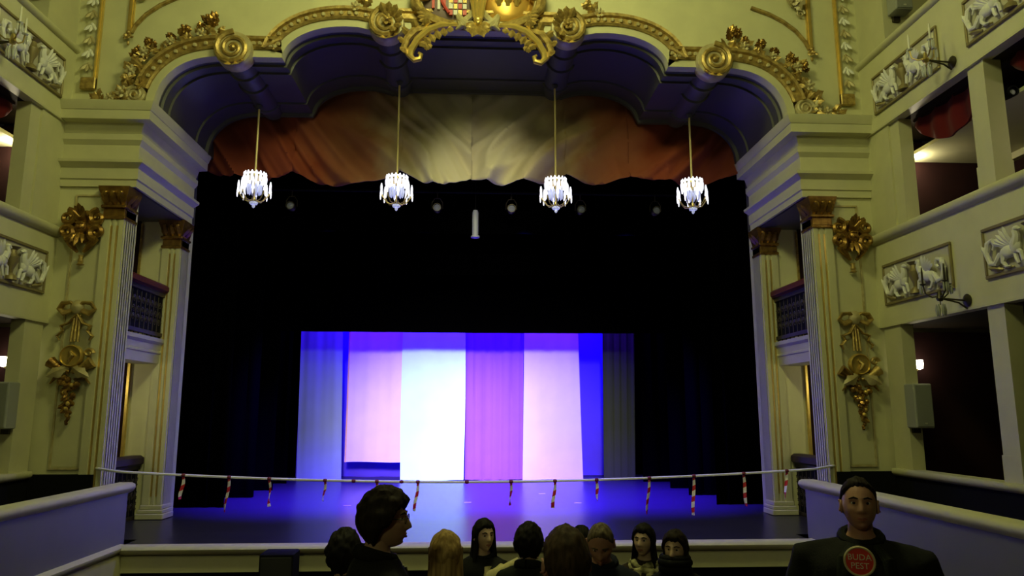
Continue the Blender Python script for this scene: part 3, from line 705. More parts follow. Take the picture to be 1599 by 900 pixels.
# middle pillar of drapery and the leaf drop
m = MB()
for k in range(5): m.tube([(-0.10 + 0.05 * k, -0.10, 0.75), (-0.10 + 0.05 * k, -0.13 - 0.02 * math.sin(k * 1.3), 0.4), (-0.06 + 0.03 * k, -0.12, 0.08)], [0.03, 0.032, 0.02], 6)
m.build('drapery_fold', goldb, t)
m = MB(); m.ell((0, -0.14, 0.04), (0.07, 0.06, 0.06)); m.ell((0, -0.16, -0.02), (0.05, 0.05, 0.05)); m.build('boss', goldb, t)
for s in (-1, 1):
    m = MB(); m.leaf((s * 0.02, -0.13, 0.0), (s * 0.75, -0.3, -0.6), (0, -1, 0.3), 0.22, 0.07, 0.1)
    m.leaf((s * 0.02, -0.13, -0.02), (s * 0.25, -0.3, -1), (0, -1, 0), 0.31, 0.07, 0.1); m.leaf((s * 0.09, -0.13, -0.02), (s * 0.35, -0.3, -1), (0, -1, 0), 0.22, 0.05, 0.15)
    m.build('leaf_drop', gold, t)

# gilded corner frame with pendant and the vertical ornamental strip
for s, side in SIDES:
    t = thing('corner_frame', 'gilded pointed panel frame with leaf pendant high on the %s wall' % side, 'wall ornament', (s * 5.22, YF, 8.3))
    m = MB(); m.box(s * -0.02, s * 0.06, -0.04, 0.0, -0.02, 1.7); m.box(s * 0.0, s * 0.035, -0.06, 0.0, -0.02, 1.7); m.build('upright_moulding', goldb, t, smooth=False)
    m = MB(); m.tube([(s * 0.0, -0.02, -0.02), (s * -0.06, -0.03, 0.10), (s * -0.20, -0.03, 0.28), (s * -0.40, -0.03, 0.44), (s * -0.62, -0.03, 0.56), (s * -0.9, -0.03, 0.66)], 0.03, 8); m.build('curved_moulding', gold, t)
    m = MB(); rnd = random.Random(9); tuft(m, (s * 0.02, -0.05, -0.06), 0.11, 7, rnd, -PI / 2); m.ell((s * 0.02, -0.07, -0.04), 0.035); m.ell((s * 0.02, -0.05, -0.2), (0.02, 0.02, 0.04)); m.build('leaf_pendant', gold, t)
    m = MB(); tuft(m, (s * -0.22, -0.04, 0.72), 0.2, 11, rnd); m.rosette((s * -0.26, -0.08, 0.76), 0.11, 7); m.spiral((s * -0.12, -0.03, 0.56), 0.07, 0.02, 1.3, 0.02, 0.01, 0, s); m.build('shell_ornament', goldp, t)
    t = thing('ornament_strip', 'narrow gilded strip of stacked husks beside the box wall at the %s' % side, 'wall ornament', (s * 5.76, YF - 0.012, 7.36))
    m = MB(); m.box(s * -0.11, s * -0.06, -0.045, 0, 0, 2.6); m.box(s * -0.095, s * -0.075, -0.06, 0, 0, 2.6); m.build('gilded_moulding', goldb, t, smooth=False)
    MB().box(s * -0.06, s * 0.11, -0.012, 0, 0, 2.6).build('back_strip', cream2, t, smooth=False)
    MB().bevbox(s * -0.11, s * 0.11, -0.07, 0, -0.02, 0.17, 0.012).build('foot_block', gold, t)
    for k in range(11):
        m = MB(); z = 0.30 + k * 0.21
        for a in (-0.6, 0, 0.6): m.leaf((s * 0.03, -0.02, z + 0.1), (s * math.sin(a), -0.25, -math.cos(a)), (0, -1, 0), 0.17, 0.035, 0.15, 1, 5)
        m.ell((s * 0.03, -0.03, z + 0.1), 0.025, 6, 4); m.build('husk', white_pl if k % 2 else goldp, t)

# mask cartouche and trophy on each pier
def mascaron():
    t = thing('mask_cartouche', '', 'wall ornament', (0, 0, 0))
    m = MB(); m.ell((0, 0, 0.02), (0.21, 0.07, 0.24), 14, 9); m.build('back_shell', goldd, t)
    for k in range(5):
        a = PI / 2 + (k - 2) * 0.38; MB().leaf((0.03 * (2 - k) * -1, -0.05, 0.05), (math.cos(a), -0.35, math.sin(a)), (0, -1, 0), 0.33 - 0.03 * abs(k - 2), 0.062, 0.3, 2).build('shell_leaf', goldd, t)
    for s in (-1, 1):
        m = MB(); m.spiral((s * 0.20, -0.05, 0.13), 0.11, 0.02, 1.4, 0.05, 0.025, PI / 2, s); m.build('curl', goldd, t)
        m = MB(); m.spiral((s * 0.21, -0.05, -0.08), 0.11, 0.02, 1.3, 0.055, 0.03, -PI / 2, -s); m.build('curl', goldd, t)
        m = MB(); m.tube([(s * 0.20, -0.06, -0.16), (s * 0.13, -0.07, -0.26), (s * 0.04, -0.06, -0.37)], [0.05, 0.05, 0.02], 8); m.build('lower_scroll', goldd, t)
    m = MB(); m.ell((0, -0.10, -0.02), (0.085, 0.08, 0.105), 12, 9); m.ell((0, -0.185, -0.03), (0.018, 0.03, 0.03)); m.ell((0, -0.165, 0.035), (0.065, 0.025, 0.016)); m.ell((0, -0.165, -0.075), (0.035, 0.02, 0.012))
    m.ell((-0.05, -0.15, -0.03), (0.02, 0.025, 0.02)); m.ell((0.05, -0.15, -0.03), (0.02, 0.025, 0.02)); m.build('face', goldd, t)
    m = MB(); m.leaf((-0.03, -0.14, -0.10), (-0.35, -0.3, -1), (0, -1, 0), 0.2, 0.04, 0.1); m.leaf((0.03, -0.14, -0.10), (0.35, -0.3, -1), (0, -1, 0), 0.2, 0.04, 0.1); m.leaf((0, -0.15, -0.10), (0, -0.3, -1), (0, -1, 0), 0.24, 0.04, 0.1); m.build('beard', goldd, t)
    m = MB(); m.lathe([(0, -0.40), (0.035, -0.41), (0.025, -0.45), (0.04, -0.49), (0.03, -0.52), (0.055, -0.545), (0, -0.56)], (0, -0.03, 0), 10); m.build('pendant', gold, t)
    return t
mk = mascaron(); mk.location = (-5.60, YF - 0.05, 5.24); mk['label'] = 'gilded mask cartouche high on the left pier'
dup(mk, (5.62, YF - 0.05, 5.24), 0, 'gilded mask cartouche high on the right pier', -1)
def trophy():
    t = thing('trophy_relief', '', 'wall ornament', (0, 0, 0))
    rnd = random.Random(4)
    for s in (-1, 1):
        m = MB(); m.tube([(0, -0.04, 0.78), (s * 0.09, -0.07, 0.85), (s * 0.19, -0.06, 0.84), (s * 0.24, -0.05, 0.76), (s * 0.17, -0.06, 0.70), (s * 0.07, -0.06, 0.74), (0, -0.04, 0.78)], [0.03, 0.045, 0.05, 0.045, 0.045, 0.035, 0.03], 8, 0.6); m.build('bow_loop', gold, t)
        m = MB(); m.tube([(0, -0.03, 0.70), (s * 0.10, -0.05, 0.56), (s * 0.20, -0.05, 0.52), (s * 0.17, -0.05, 0.45), (s * 0.24, -0.05, 0.38), (s * 0.20, -0.05, 0.32)], [0.03, 0.04, 0.045, 0.035, 0.035, 0.015], 8, 0.5); m.build('ribbon_tail', gold, t)
    m = MB(); m.lathe([(0, 0.0), (0.09, 0.0), (0.10, -0.03), (0.06, -0.07), (0, -0.085)], (0, -0.03, 0.79), 14, 'y'); m.build('rosette', goldp, t)
    m = MB()
    for x in (-0.035, 0, 0.035): m.tube([(x, -0.03, 0.68), (x * 1.4, -0.05, 0.30)], 0.018, 6)
    m.build('strap', gold, t)
    # tambourine / lyre disc
    m = MB(); m.lathe([(0, 0.0), (0.155, 0.0), (0.16, -0.05), (0.14, -0.085), (0.13, -0.06), (0, -0.05)], (0.0, -0.04, 0.10), 22, 'y'); m.build('tambourine', goldb, t)
    m = MB(); m.tube([(-0.02, -0.10, 0.16), (0.03, -0.12, 0.10), (-0.02, -0.12, 0.02)], [0.02, 0.03, 0.015], 6); m.build('boss', gold, t)
    for s in (-1, 1):
        m = MB(); m.tube([(s * 0.02, -0.06, -0.12), (s * 0.16, -0.08, -0.06), (s * 0.28, -0.07, 0.02)], [0.03, 0.05, 0.085], 10); m.build('horn', goldd if s < 0 else gold, t)
        m = MB(); m.leaf((s * 0.03, -0.08, -0.05), (s * 1, -0.15, -0.55), (0, -1, 0), 0.30, 0.075, 0.05, 2); m.build('open_page', goldp, t)
        m = MB(); m.tube([(s * 0.06, -0.07, -0.22), (s * 0.20, -0.06, -0.20), (s * 0.27, -0.05, -0.28)], [0.03, 0.04, 0.015], 6, 0.6); m.build('ribbon_end', goldd, t)
    m = MB(); m.spiral((0.23, -0.05, 0.14), 0.06, 0.015, 1.2, 0.028, 0.014, 0, 1); m.build('curl', gold, t)
    m = MB()
    for k in range(22):
        u = k / 21; z = -0.20 - 0.62 * u; wv = 0.14 * (1 - u) + 0.012
        m.ell((rnd.uniform(-1, 1) * wv, -0.05 - rnd.uniform(0, 0.05) * (1 - u), z), 0.052 - 0.028 * u, 7, 5)
    for k in range(9):
        m.leaf((rnd.uniform(-.06, .06), -0.06, -0.22 - 0.055 * k), (rnd.uniform(-1, 1), -0.3, -0.5), (0, -1, 0), 0.13, 0.035, 0.2)
    m.build('fruit_drop', goldd, t)
    m = MB()
    for z, x in ((-0.30, 0.05), (-0.40, -0.04), (-0.55, 0.02), (-0.62, 0.0)): m.ell((x, -0.10, z), 0.032, 7, 5)
    m.build('gilt_berry', goldb, t)
    return t
tr = trophy(); tr.location = (-5.57, YF - 0.045, 3.30); tr['label'] = 'gilded ribbon and tambourine trophy on the left pier'
dup(tr, (5.58, YF - 0.045, 3.22), 0, 'gilded ribbon and tambourine trophy on the right pier')

# relief panels on the box fronts (built facing -Y, then turned)
def relief():
    t = thing('relief_panel', '', 'relief panel', (0, 0, 0), 0, 'griffin relief panels on the box fronts')
    W, H = 0.75, 0.26
    m = MB()
    MB().box(-W, W, -0.012, 0.0, -H, H).build('ground', field, t, smooth=False)
    for nm, a in (('frame_rail', (-W - 0.03, W + 0.03, H, H + 0.04)), ('frame_rail', (-W - 0.03, W + 0.03, -H - 0.04, -H)), ('frame_stile', (-W - 0.03, -W, -H, H)), ('frame_stile', (W, W + 0.03, -H, H))):
        MB().bevbox(a[0], a[1], -0.035, 0.0, a[2], a[3], 0.006).build(nm, frame_m, t)
    for s in (-1, 1):
        g = MB()
        g.ell((s * 0.34, -0.05, -0.06), (0.13, 0.05, 0.075)); g.ell((s * 0.22, -0.055, -0.02), (0.07, 0.05, 0.09))
        g.tube([(s * 0.22, -0.06, 0.0), (s * 0.17, -0.07, 0.09), (s * 0.19, -0.07, 0.15)], [0.055, 0.04, 0.035], 8); g.ell((s * 0.165, -0.07, 0.165), (0.045, 0.035, 0.032)); g.ell((s * 0.12, -0.07, 0.155), (0.025, 0.018, 0.015))
        for k in range(5): g.leaf((s * (0.26 + 0.02 * k), -0.05, 0.0), (s * (0.25 + 0.22 * k), -0.12, 1 - 0.13 * k), (0, -1, 0), 0.25 - 0.012 * k, 0.034, 0.15, 1, 5)
        g.tube([(s * 0.22, -0.05, -0.06), (s * 0.14, -0.06, -0.10), (s * 0.12, -0.06, -0.20)], [0.035, 0.025, 0.02], 6); g.tube([(s * 0.24, -0.05, -0.08), (s * 0.22, -0.06, -0.16), (s * 0.19, -0.06, -0.22)], [0.03, 0.022, 0.018], 6)
        g.tube([(s * 0.40, -0.05, -0.08), (s * 0.43, -0.06, -0.16), (s * 0.38, -0.06, -0.22)], [0.05, 0.028, 0.02], 6); g.ell((s * 0.36, -0.06, -0.225), (0.04, 0.03, 0.016))
        g.build('griffin', white_pl, t)
        g = MB(); g.tube([(s * 0.46, -0.05, -0.06), (s * 0.54, -0.06, -0.16), (s * 0.63, -0.06, -0.14), (s * 0.68, -0.06, -0.02), (s * 0.64, -0.06, 0.10), (s * 0.56, -0.06, 0.12), (s * 0.53, -0.06, 0.05), (s * 0.57, -0.06, 0.01)], [0.035, 0.035, 0.03, 0.032, 0.034, 0.03, 0.024, 0.018], 8)
        g.leaf((s * 0.64, -0.05, -0.08), (s * 0.5, -0.1, 1), (0, -1, 0), 0.20, 0.03, 0.1); g.build('tail_scroll', white_pl, t)
        g = MB(); g.leaf((s * 0.48, -0.03, -0.235), (s * 1, -0.1, 0.25), (0, -1, 0), 0.2, 0.03, 0.1); g.leaf((s * 0.30, -0.03, -0.235), (s * 1, -0.1, 0.1), (0, -1, 0), 0.15, 0.02, 0.1); g.build('ground_leaf', frame_m, t)
    g = MB(); g.lathe([(0, -0.24), (0.08, -0.24), (0.07, -0.19), (0.025, -0.15), (0.03, -0.10), (0.075, 0.0), (0.08, 0.06), (0.05, 0.10), (0.045, 0.15), (0.09, 0.19), (0, 0.20)], (0, -0.03, 0), 12); g.build('urn', frame_m, t)
    return t
rp = relief(); first = True
for x, y, z, lb in ((6.0, 9.43, 7.335, 'griffin relief panel on the upper right box front nearest the stage'), (6.0, 7.33, 7.335, 'griffin relief panel on the upper right box front, cut by the top right corner'),
                    (6.0, 9.58, 4.465, 'griffin relief panel on the middle right box front, behind the dark wall light'), (6.0, 7.43, 4.465, 'griffin relief panel on the middle right box front at the picture edge'),
                    (-6.0, 9.52, 7.39, 'griffin relief panel on the upper left box front'), (-6.0, 9.60, 4.55, 'griffin relief panel on the middle left box front')):
    rz = -PI / 2 if x > 0 else PI / 2
    if first: rp.location = (x, y, z); rp.rotation_euler = (0, 0, rz); rp['label'] = lb; first = False
    else: dup(rp, (x, y, z), rz, lb)

# crystal wall lights
def sconce(mt, cm, lit):
    t = thing('wall_light', '', 'wall light', (0, 0, 0), 0, 'three-candle wall lights on the box fronts')
    MB().lathe([(0, 0), (0.075, 0), (0.08, -0.015), (0.05, -0.03), (0.02, -0.045), (0, -0.045)], axis='y', n=16).build('wall_plate', steel, t)
    MB().tube([(0, -0.03, 0), (0, -0.34, 0.02)], 0.012, 8).build('bracket_arm', steel, t)
    MB().tube([(0.0, -0.02, -0.10), (0, -0.12, -0.03), (0, -0.24, 0.0), (0, -0.34, 0.02)], 0.011, 8).build('lower_stay', steel, t)
    MB().lathe([(0, -0.04), (0.03, -0.03), (0.045, 0.0), (0.03, 0.04), (0.018, 0.10), (0, 0.10)], (0, -0.35, 0.02), 12).build('hub', mt, t)
    for k in range(3):
        a = PI / 2 + 2 * PI * k / 3 + 0.35; dx, dy = math.cos(a), math.sin(a)
        MB().tube([(0, -0.35, 0.05), (0.08 * dx, -0.35 + 0.08 * dy, 0.04), (0.15 * dx, -0.35 + 0.15 * dy, 0.09), (0.17 * dx, -0.35 + 0.17 * dy, 0.20)], 0.010, 6).build('branch', mt, t)
        MB().lathe([(0, 0.19), (0.035, 0.205), (0.038, 0.215), (0.016, 0.22), (0, 0.22)], (0.17 * dx, -0.35 + 0.17 * dy, 0), 10).build('drip_pan', cm, t)
        MB().lathe([(0, 0.22), (0.012, 0.22), (0.012, 0.36), (0.006, 0.42), (0, 0.43)], (0.17 * dx, -0.35 + 0.17 * dy, 0), 8).build('candle', cm if not lit else candle, t)
        for q in range(3):
            b = a + (q - 1) * 0.9
            MB().lathe([(0, 0.08), (0.010, 0.10), (0.013, 0.15), (0.006, 0.195), (0, 0.195)], (0.17 * dx + 0.033 * math.cos(b), -0.35 + 0.17 * dy + 0.033 * math.sin(b), 0), 6).build('crystal_drop', crystal if lit else spk, t)
    for q in range(6):
        b = 2 * PI * q / 6
        MB().lathe([(0, -0.20), (0.012, -0.18), (0.018, -0.12), (0.006, -0.05), (0, -0.05)], (0.045 * math.cos(b), -0.35 + 0.045 * math.sin(b), 0), 6).build('crystal_drop', crystal if lit else spk, t)
    MB().tube([(0, -0.35, -0.06), (0, -0.35, 0)], 0.006, 5).build('chain', mt, t)
    return t
s1 = sconce(brass, crystal, True); s1.location = (6.0, 8.42, 7.0); s1.rotation_euler = (0, 0, -PI / 2); s1['label'] = 'crystal wall light with pale candles on the upper right box front'
dup(s1, (-6.0, 8.62, 7.06), PI / 2, 'crystal wall light with pale candles on the upper left box front')
s2 = sconce(steel, steel, False); s2.location = (6.0, 8.60, 3.98); s2.rotation_euler = (0, 0, -PI / 2); s2['label'] = 'dark unlit wall light on the middle right box front'

# box lamps, pelmets, loudspeakers
for s, side in SIDES:
    for z, lev, e in ((6.24, 'upper', 17), (3.27, 'lower', 1.6)):
        t = thing('box_lamp', 'small lit wall lamp inside the %s %s box by the jamb' % (lev, side), 'lamp', (s * (6.55 if lev == 'upper' else 6.42), 10.42, z))
        MB().lathe([(0, 0.08), (0.05, 0.08), (0.05, 0.06), (0, 0.06)], axis='y', n=12).build('wall_plate', brass, t)
        MB().tube([(0, 0.07, 0), (0, 0.0, -0.01)], 0.012, 6).build('arm', brass, t)
        MB().lathe([(0, -0.05), (0.045, -0.03), (0.055, 0.04), (0.05, 0.09), (0, 0.09)], (0, -0.03, 0.02), 12).build('glass_shade', bulb, t)
        d = lamp('box_lamp_light', 'POINT', (0, -0.16, 0.10), e, (1.0, 0.88, 0.6), shadow_soft_size=0.05); d.parent = t
    if s > 0:
        t = thing('box_lamp', 'lit wall lamp inside the upper right box past the column', 'lamp', (7.6, 7.1, 6.135))
        MB().lathe([(0, -0.05), (0.045, -0.03), (0.055, 0.04), (0.05, 0.09), (0, 0.09)], n=12).build('glass_shade', bulb, t)
        MB().tube([(0, 0, 0.08), (0, 0, 0.29)], 0.010, 6).build('stem', brass, t)
        d = lamp('box_lamp_light', 'POINT', (-0.15, 0, -0.0), 9, (1.0, 0.88, 0.6), shadow_soft_size=0.05); d.parent = t
    # red pelmet swags along the top of the upper opening
    for k, (y0, y1) in enumerate(((8.28, 9.8), (6.0, 7.88))):
        t = thing('pelmet', 'red velvet pelmet swag in the upper %s box, %s' % (side, ('next to the proscenium', 'nearer the auditorium')[k]), 'curtain', (s * 6.32, (y0 + y1) / 2, 6.5), 0, 'red pelmets in the upper boxes')
        nx = 24; rings = []
        for i in range(nx + 1):
            u = i / nx; y = (y0 - y1) / 2 + (y1 - y0) * u; zb = 0.20 - 0.42 * math.sin(PI * u) ** 0.8; d = 0.02 * math.sin(26 * u)
            rings.append([(s * d, y, 0.30), (s * (d * 1.5 - 0.03), y, zb * 0.5 + 0.1), (s * d, y, zb), (s * (d + 0.03), y, zb), (s * (d + 0.03), y, 0.30)])
        MB().loft(rings).build('swag', redvel, t, ang=60)
        MB().box(-0.02, 0.03, (y0 - y1) / 2, (y1 - y0) / 2, 0.26, 0.30).build('pelmet_board', darkred, t, smooth=False)
def speaker(lb, loc, h, wd):
    t = thing('loudspeaker', lb, 'loudspeaker', loc, 0, 'grey loudspeakers on the box jambs')
    MB().bevbox(-wd / 2, wd / 2, -0.11, 0.12, 0, h, 0.012).build('cabinet', spk, t)
    MB().bevbox(-wd / 2 + 0.015, wd / 2 - 0.015, -0.122, -0.105, 0.02, h - 0.02, 0.005).build('grille', spkd, t)
    MB().box(-0.02, 0.02, -0.127, -0.12, 0.05, 0.075).build('badge', mat('badge_metal', (0.7, 0.7, 0.62), 0.3, 0.6), t, smooth=False)
    MB().box(-0.05, 0.05, 0.10, 0.145, -0.07, 0.10).build('bracket', steel, t, smooth=False)
    return t
for s, side in SIDES:
    speaker('grey loudspeaker on the lower %s box jamb' % side, (s * 6.10, 9.955, 2.42), 0.60, 0.26)
    speaker('grey loudspeaker high at the gallery jamb on the %s' % side, (s * 6.20, 9.70, 8.42), 0.60, 0.26)

t = thing('column_spotlight', 'small black spotlight fixed to the top of the upper right box column', 'spotlight', (6.36, 8.02, 6.40))
MB().lathe([(0, 0.09), (0.05, 0.09), (0.06, 0.02), (0.065, -0.10), (0.055, -0.10), (0.05, -0.07), (0, -0.07)], axis='y', n=12).build('housing', black, t)
MB().box(-0.12, 0.0, -0.02, 0.02, 0.04, 0.09).build('bracket', black, t, smooth=False)
MB().ell((0, -0.075, -0.01), (0.035, 0.012, 0.035), 10, 6).build('lens', mat('lens_glass', (0.5, 0.52, 0.55), 0.1), t)

# proscenium boxes: balcony upper and lower, with iron railings
for s, side in SIDES:
    t = thing('balcony', 'stage box balcony with iron railing and red cushion, upper %s' % side, 'balcony', (s * 5.22, 11.72, 3.42), 0, 'stage box balconies')
    m = MB(); prof = [(0.05, 0.0), (-0.01, 0.0), (-0.02, 0.15), (-0.035, 0.16), (-0.035, 0.19), (-0.02, 0.20), (-0.03, 0.30), (-0.07, 0.34), (-0.075, 0.40), (0.4, 0.40), (0.4, 0.0)]
    m.loft([[(s * x, y, z) for x, z in prof] for y in (-0.76, 0.77)]); m.build('slab', cream2, t, ang=30)
    r = MB(); r.box(s * -0.03, s * 0.02, -0.74, 0.75, 0.44, 0.50); r.box(s * -0.03, s * 0.02, -0.74, 0.75, 1.10, 1.17); r.build('rail', iron, t, smooth=False)
    for k in range(10):
        y = -0.70 + k * 0.155
        m = MB(); m.tube([(0, y, 0.40), (0, y, 1.12)], 0.012, 6); m.spiral((0, 0, 0), 0.055, 0.015, 1.3, 0.010, 0.008, 0, 1)
        q = MB(); q.tube([(0, y, 0.40), (0, y, 1.12)], 0.012, 6)
        for zc, fl in ((0.66, 1), (0.80, -1), (0.94, 1)):
            pts = [(0, y + 0.075 + (0.06 - 0.045 * i / 14) * math.cos(fl * 0.75 * i), zc + (0.06 - 0.045 * i / 14) * math.sin(fl * 0.75 * i)) for i in range(15)]
            q.tube(pts, 0.012, 5)
        q.build('scroll_baluster', iron, t)
    MB().box(s * -0.005, s * 0.01, -0.74, 0.75, 0.5, 1.1).build('backing_cloth', black, t, smooth=False)
    m = MB(); m.bevbox(s * -0.09, s * 0.12, -0.74, 0.75, 1.17, 1.30, 0.03); m.build('cushion', redvel, t)
    t = thing('balcony', 'ground-level stage box railing with dark padded top, %s' % side, 'balcony', (s * 5.42, 11.72, STZ), 0, 'stage box balconies')
    r = MB(); r.box(s * -0.03, s * 0.02, -0.75, 0.76, 0.0, 0.06); r.box(s * -0.03, s * 0.02, -0.75, 0.76, 0.78, 0.84); r.build('rail', iron, t, smooth=False)
    for k in range(10):
        y = -0.70 + k * 0.155; q = MB(); q.tube([(0, y, 0.05), (0, y, 0.80)], 0.012, 6)
        for zc, fl in ((0.20, 1), (0.38, -1), (0.58, 1)):
            pts = [(0, y + 0.075 + (0.065 - 0.045 * i / 14) * math.cos(fl * 0.75 * i), zc + (0.065 - 0.045 * i / 14) * math.sin(fl * 0.75 * i)) for i in range(15)]
            q.tube(pts, 0.012, 5)
        q.build('scroll_baluster', iron, t)
    MB().box(s * -0.005, s * 0.01, -0.75, 0.76, 0.05, 0.8).build('backing_cloth', black, t, smooth=False)
    MB().bevbox(s * -0.10, s * 0.12, -0.75, 0.76, 0.84, 1.0, 0.035).build('padded_top', mat('dark_brown_leather', (0.035, 0.018, 0.014), 0.7), t)
    lamp('stage_box_lamp', 'POINT', (s * 6.5, 11.25, 3.1), 11, (1.0, 0.9, 0.55), shadow_soft_size=0.08)

# black loudspeaker standing before the stage front
t = thing('floor_speaker', 'black loudspeaker standing against the stage front', 'loudspeaker', (-2.33, 9.40, 0))
MB().bevbox(-0.20, 0.20, -0.16, 0.18, 0.0, 0.98, 0.015).build('cabinet', black, t)
MB().bevbox(-0.18, 0.18, -0.172, -0.155, 0.05, 0.94, 0.006).build('grille', mat('black_grille', (0.012, 0.012, 0.013), 0.7, bump=0.3, bscale=300), t)

# =================================================================== PEOPLE
import bmesh
def remeshed(mb, name, m, parent, vox, disp=0.0, smooth_it=2, dec=None):
    o = mb.build(name + '_raw', m, None)
    md = o.modifiers.new('r', 'REMESH'); md.mode = 'VOXEL'; md.voxel_size = vox
    sm = o.modifiers.new('s', 'SMOOTH'); sm.factor = 0.5; sm.iterations = smooth_it
    if dec: dm = o.modifiers.new('d', 'DECIMATE'); dm.ratio = dec
    dg = bpy.context.evaluated_depsgraph_get(); me = bpy.data.meshes.new_from_object(o.evaluated_get(dg)); me.name = name
    bpy.data.objects.remove(o, do_unlink=True)
    if disp:
        for v in me.vertices:
            c = v.co; k = noise.noise(c * 9) + 0.6 * noise.noise(Vector((c.x * 22, c.y * 22, c.z * 9)))
            v.co = c + v.normal * (k * disp)
    for p in me.polygons: p.use_smooth = True
    if not me.materials: me.materials.append(m)
    o2 = bpy.data.objects.new(name, me); C.objects.link(o2); o2.parent = parent
    return o2
def sst(a, b, x):
    t = max(0, min(1, (x - a) / (b - a))); return t * t * (3 - 2 * t)
def g(x, s): return math.exp(-(x / s) ** 2)
HC = Vector((0, 0.02, 1.635))
def skull(d, jaw=0.30):
    x, y, z = d
    X, Y, Zc = 0.075 * x, 0.097 * y, 0.118 * z
    if z < 0:
        k = -z; X *= 1 - jaw * k ** 1.6; 
        if y < 0: Y *= 1 - 0.55 * k
        else: Y *= 1 + 0.50 * k * k
    elif y < 0: Y *= 1.05
    return Vector((X, Y, Zc))
def face_point(d, jaw, nose):
    p = skull(d, jaw)
    if d.y > 0.05:
        x, z = p.x, p.z; f = sst(0.05, 0.4, d.y); o = 0.0
        t = sst(0.028, -0.026, z) if z > -0.026 else 1 - sst(-0.026, -0.042, z)
        hh = (0.004 + 0.022 * nose * t) * (1 if z < 0.03 else g(z - 0.03, 0.012)) if z > -0.046 else 0
        o += hh * g(x, 0.009 + 0.006 * t)
        for s in (-1, 1):
            o += 0.006 * g(x - s * 0.014, 0.007) * g(z + 0.030, 0.008)
            o -= 0.010 * g(x - s * 0.031, 0.015) * g(z - 0.010, 0.011)
            o += 0.004 * g(x - s * 0.030, 0.020) * g(z - 0.030, 0.008)
            o += 0.004 * g(x - s * 0.043, 0.016) * g(z + 0.022, 0.016)
        o += 0.005 * g(x, 0.020) * (g(z + 0.052, 0.006) + 1.15 * g(z + 0.066, 0.007)) - 0.004 * g(x, 0.022) * g(z + 0.059, 0.0025)
        o += 0.009 * g(x, 0.020) * g(z + 0.098, 0.016) - 0.004 * g(x, 0.03) * g(z + 0.080, 0.007)
        p = p + Vector((0, o * f, 0))
    return p
def add_head(mb, hm, jaw, nose):
    nu, nv = 64, 52; rings = []
    for i in range(nv + 1):
        t = PI * (0.012 + 0.976 * i / nv); ring = []
        for j in range(nu):
            a = 2 * PI * j / nu; d = Vector((math.sin(t) * math.cos(a), math.sin(t) * math.sin(a), -math.cos(t)))
            ring.append(hm @ face_point(d, jaw, nose))
        rings.append(ring)
    mb.loft(rings)
    for s in (-1, 1):
        o = MB(); o.M = hm @ Matrix.Translation((s * 0.076, -0.008, -0.008)) @ Matrix.Rotation(-s * 0.35, 4, 'Z') @ Matrix.Rotation(0.15, 4, 'X')
        o.ell((0, 0, 0), (0.010, 0.020, 0.032), 10, 8); o.tube([(s * 0.006, 0.012, -0.022), (s * 0.011, -0.014, -0.008), (s * 0.011, -0.014, 0.016), (s * 0.008, 0.008, 0.027)], 0.005, 6)
        mb.add([tuple(v) for v in o.v], o.f)
def hand(mb, wrist, dirv, palm_n, side, curl=0.5, sc_=1.0):
    """palm, four unequal bent fingers and a thumb leaving the side of the palm"""
    t = Vector(dirv).normalized(); n = Vector(palm_n); n = (n - t * n.dot(t)).normalized(); b = t.cross(n) * side
    W = Vector(wrist)
    rings = []
    for u, hw, th in ((0, 0.024, 0.018), (0.03, 0.034, 0.016), (0.065, 0.040, 0.014), (0.09, 0.039, 0.011)):
        c = W + t * u * sc_
        rings.append([c + b * hw * sc_ * math.cos(a) + n * th * sc_ * math.sin(a) for a in [2 * PI * k / 10 for k in range(10)]])
    mb.loft(rings)
    for k, (off, L) in enumerate(((0.030, 0.070), (0.010, 0.080), (-0.010, 0.074), (-0.029, 0.058))):
        p = W + (t * 0.080 + b * off) * sc_; path = [p]; a = 0.12
        for q in range(3):
            a += curl * (0.5 + 0.25 * q); p = p + (t * math.cos(a) + n * math.sin(a)) * L * sc_ * (0.42, 0.32, 0.26)[q]; path.append(p)
        mb.tube(path, [0.0095 * sc_, 0.009 * sc_, 0.0085 * sc_, 0.007 * sc_], 8)
    p = W + (t * 0.025 + b * 0.028) * sc_
    mb.tube([p, p + (t * 0.025 + b * 0.030 + n * 0.008) * sc_, p + (t * 0.055 + b * 0.040 + n * 0.022) * sc_, p + (t * 0.075 + b * 0.038 + n * 0.034) * sc_], [0.014 * sc_, 0.012 * sc_, 0.010 * sc_, 0.008 * sc_], 8)

def skin(nm, c): return mat(nm, c, 0.5, 0, 0.06, 18, spec=0.35)
def hairmat(nm, c, c2): return mat(nm, c, 0.7, 0, 0.0, 10.0, col2=c2, stretch=(6, 6, 0.6), spec=0.18)
SK = skin('skin_warm', (0.46, 0.29, 0.20)); SKR = skin('skin_ruddy', (0.46, 0.25, 0.175)); SKP = skin('skin_pale', (0.66, 0.46, 0.34))
H_DARK = hairmat('dark_brown_hair', (0.022, 0.013, 0.009), (0.010, 0.006, 0.004)); H_BLACK = hairmat('black_hair', (0.012, 0.009, 0.008), (0.005, 0.004, 0.004))
H_BROWN = hairmat('brown_hair', (0.075, 0.045, 0.025), (0.03, 0.018, 0.010)); H_BLOND = hairmat('blond_hair', (0.55, 0.38, 0.15), (0.26, 0.16, 0.055)); H_GREY = hairmat('grey_brown_hair', (0.20, 0.16, 0.10), (0.08, 0.06, 0.04))
EYEW = mat('eye_white', (0.75, 0.72, 0.68), 0.2); IRIS = mat('eye_iris', (0.03, 0.018, 0.010), 0.15); LIP = mat('lips', (0.40, 0.15, 0.12), 0.4)
def cl(nm, c): return mat(nm, c, 0.85, 0, 0.15, 30, spec=0.15, bump=0.15, bscale=120)
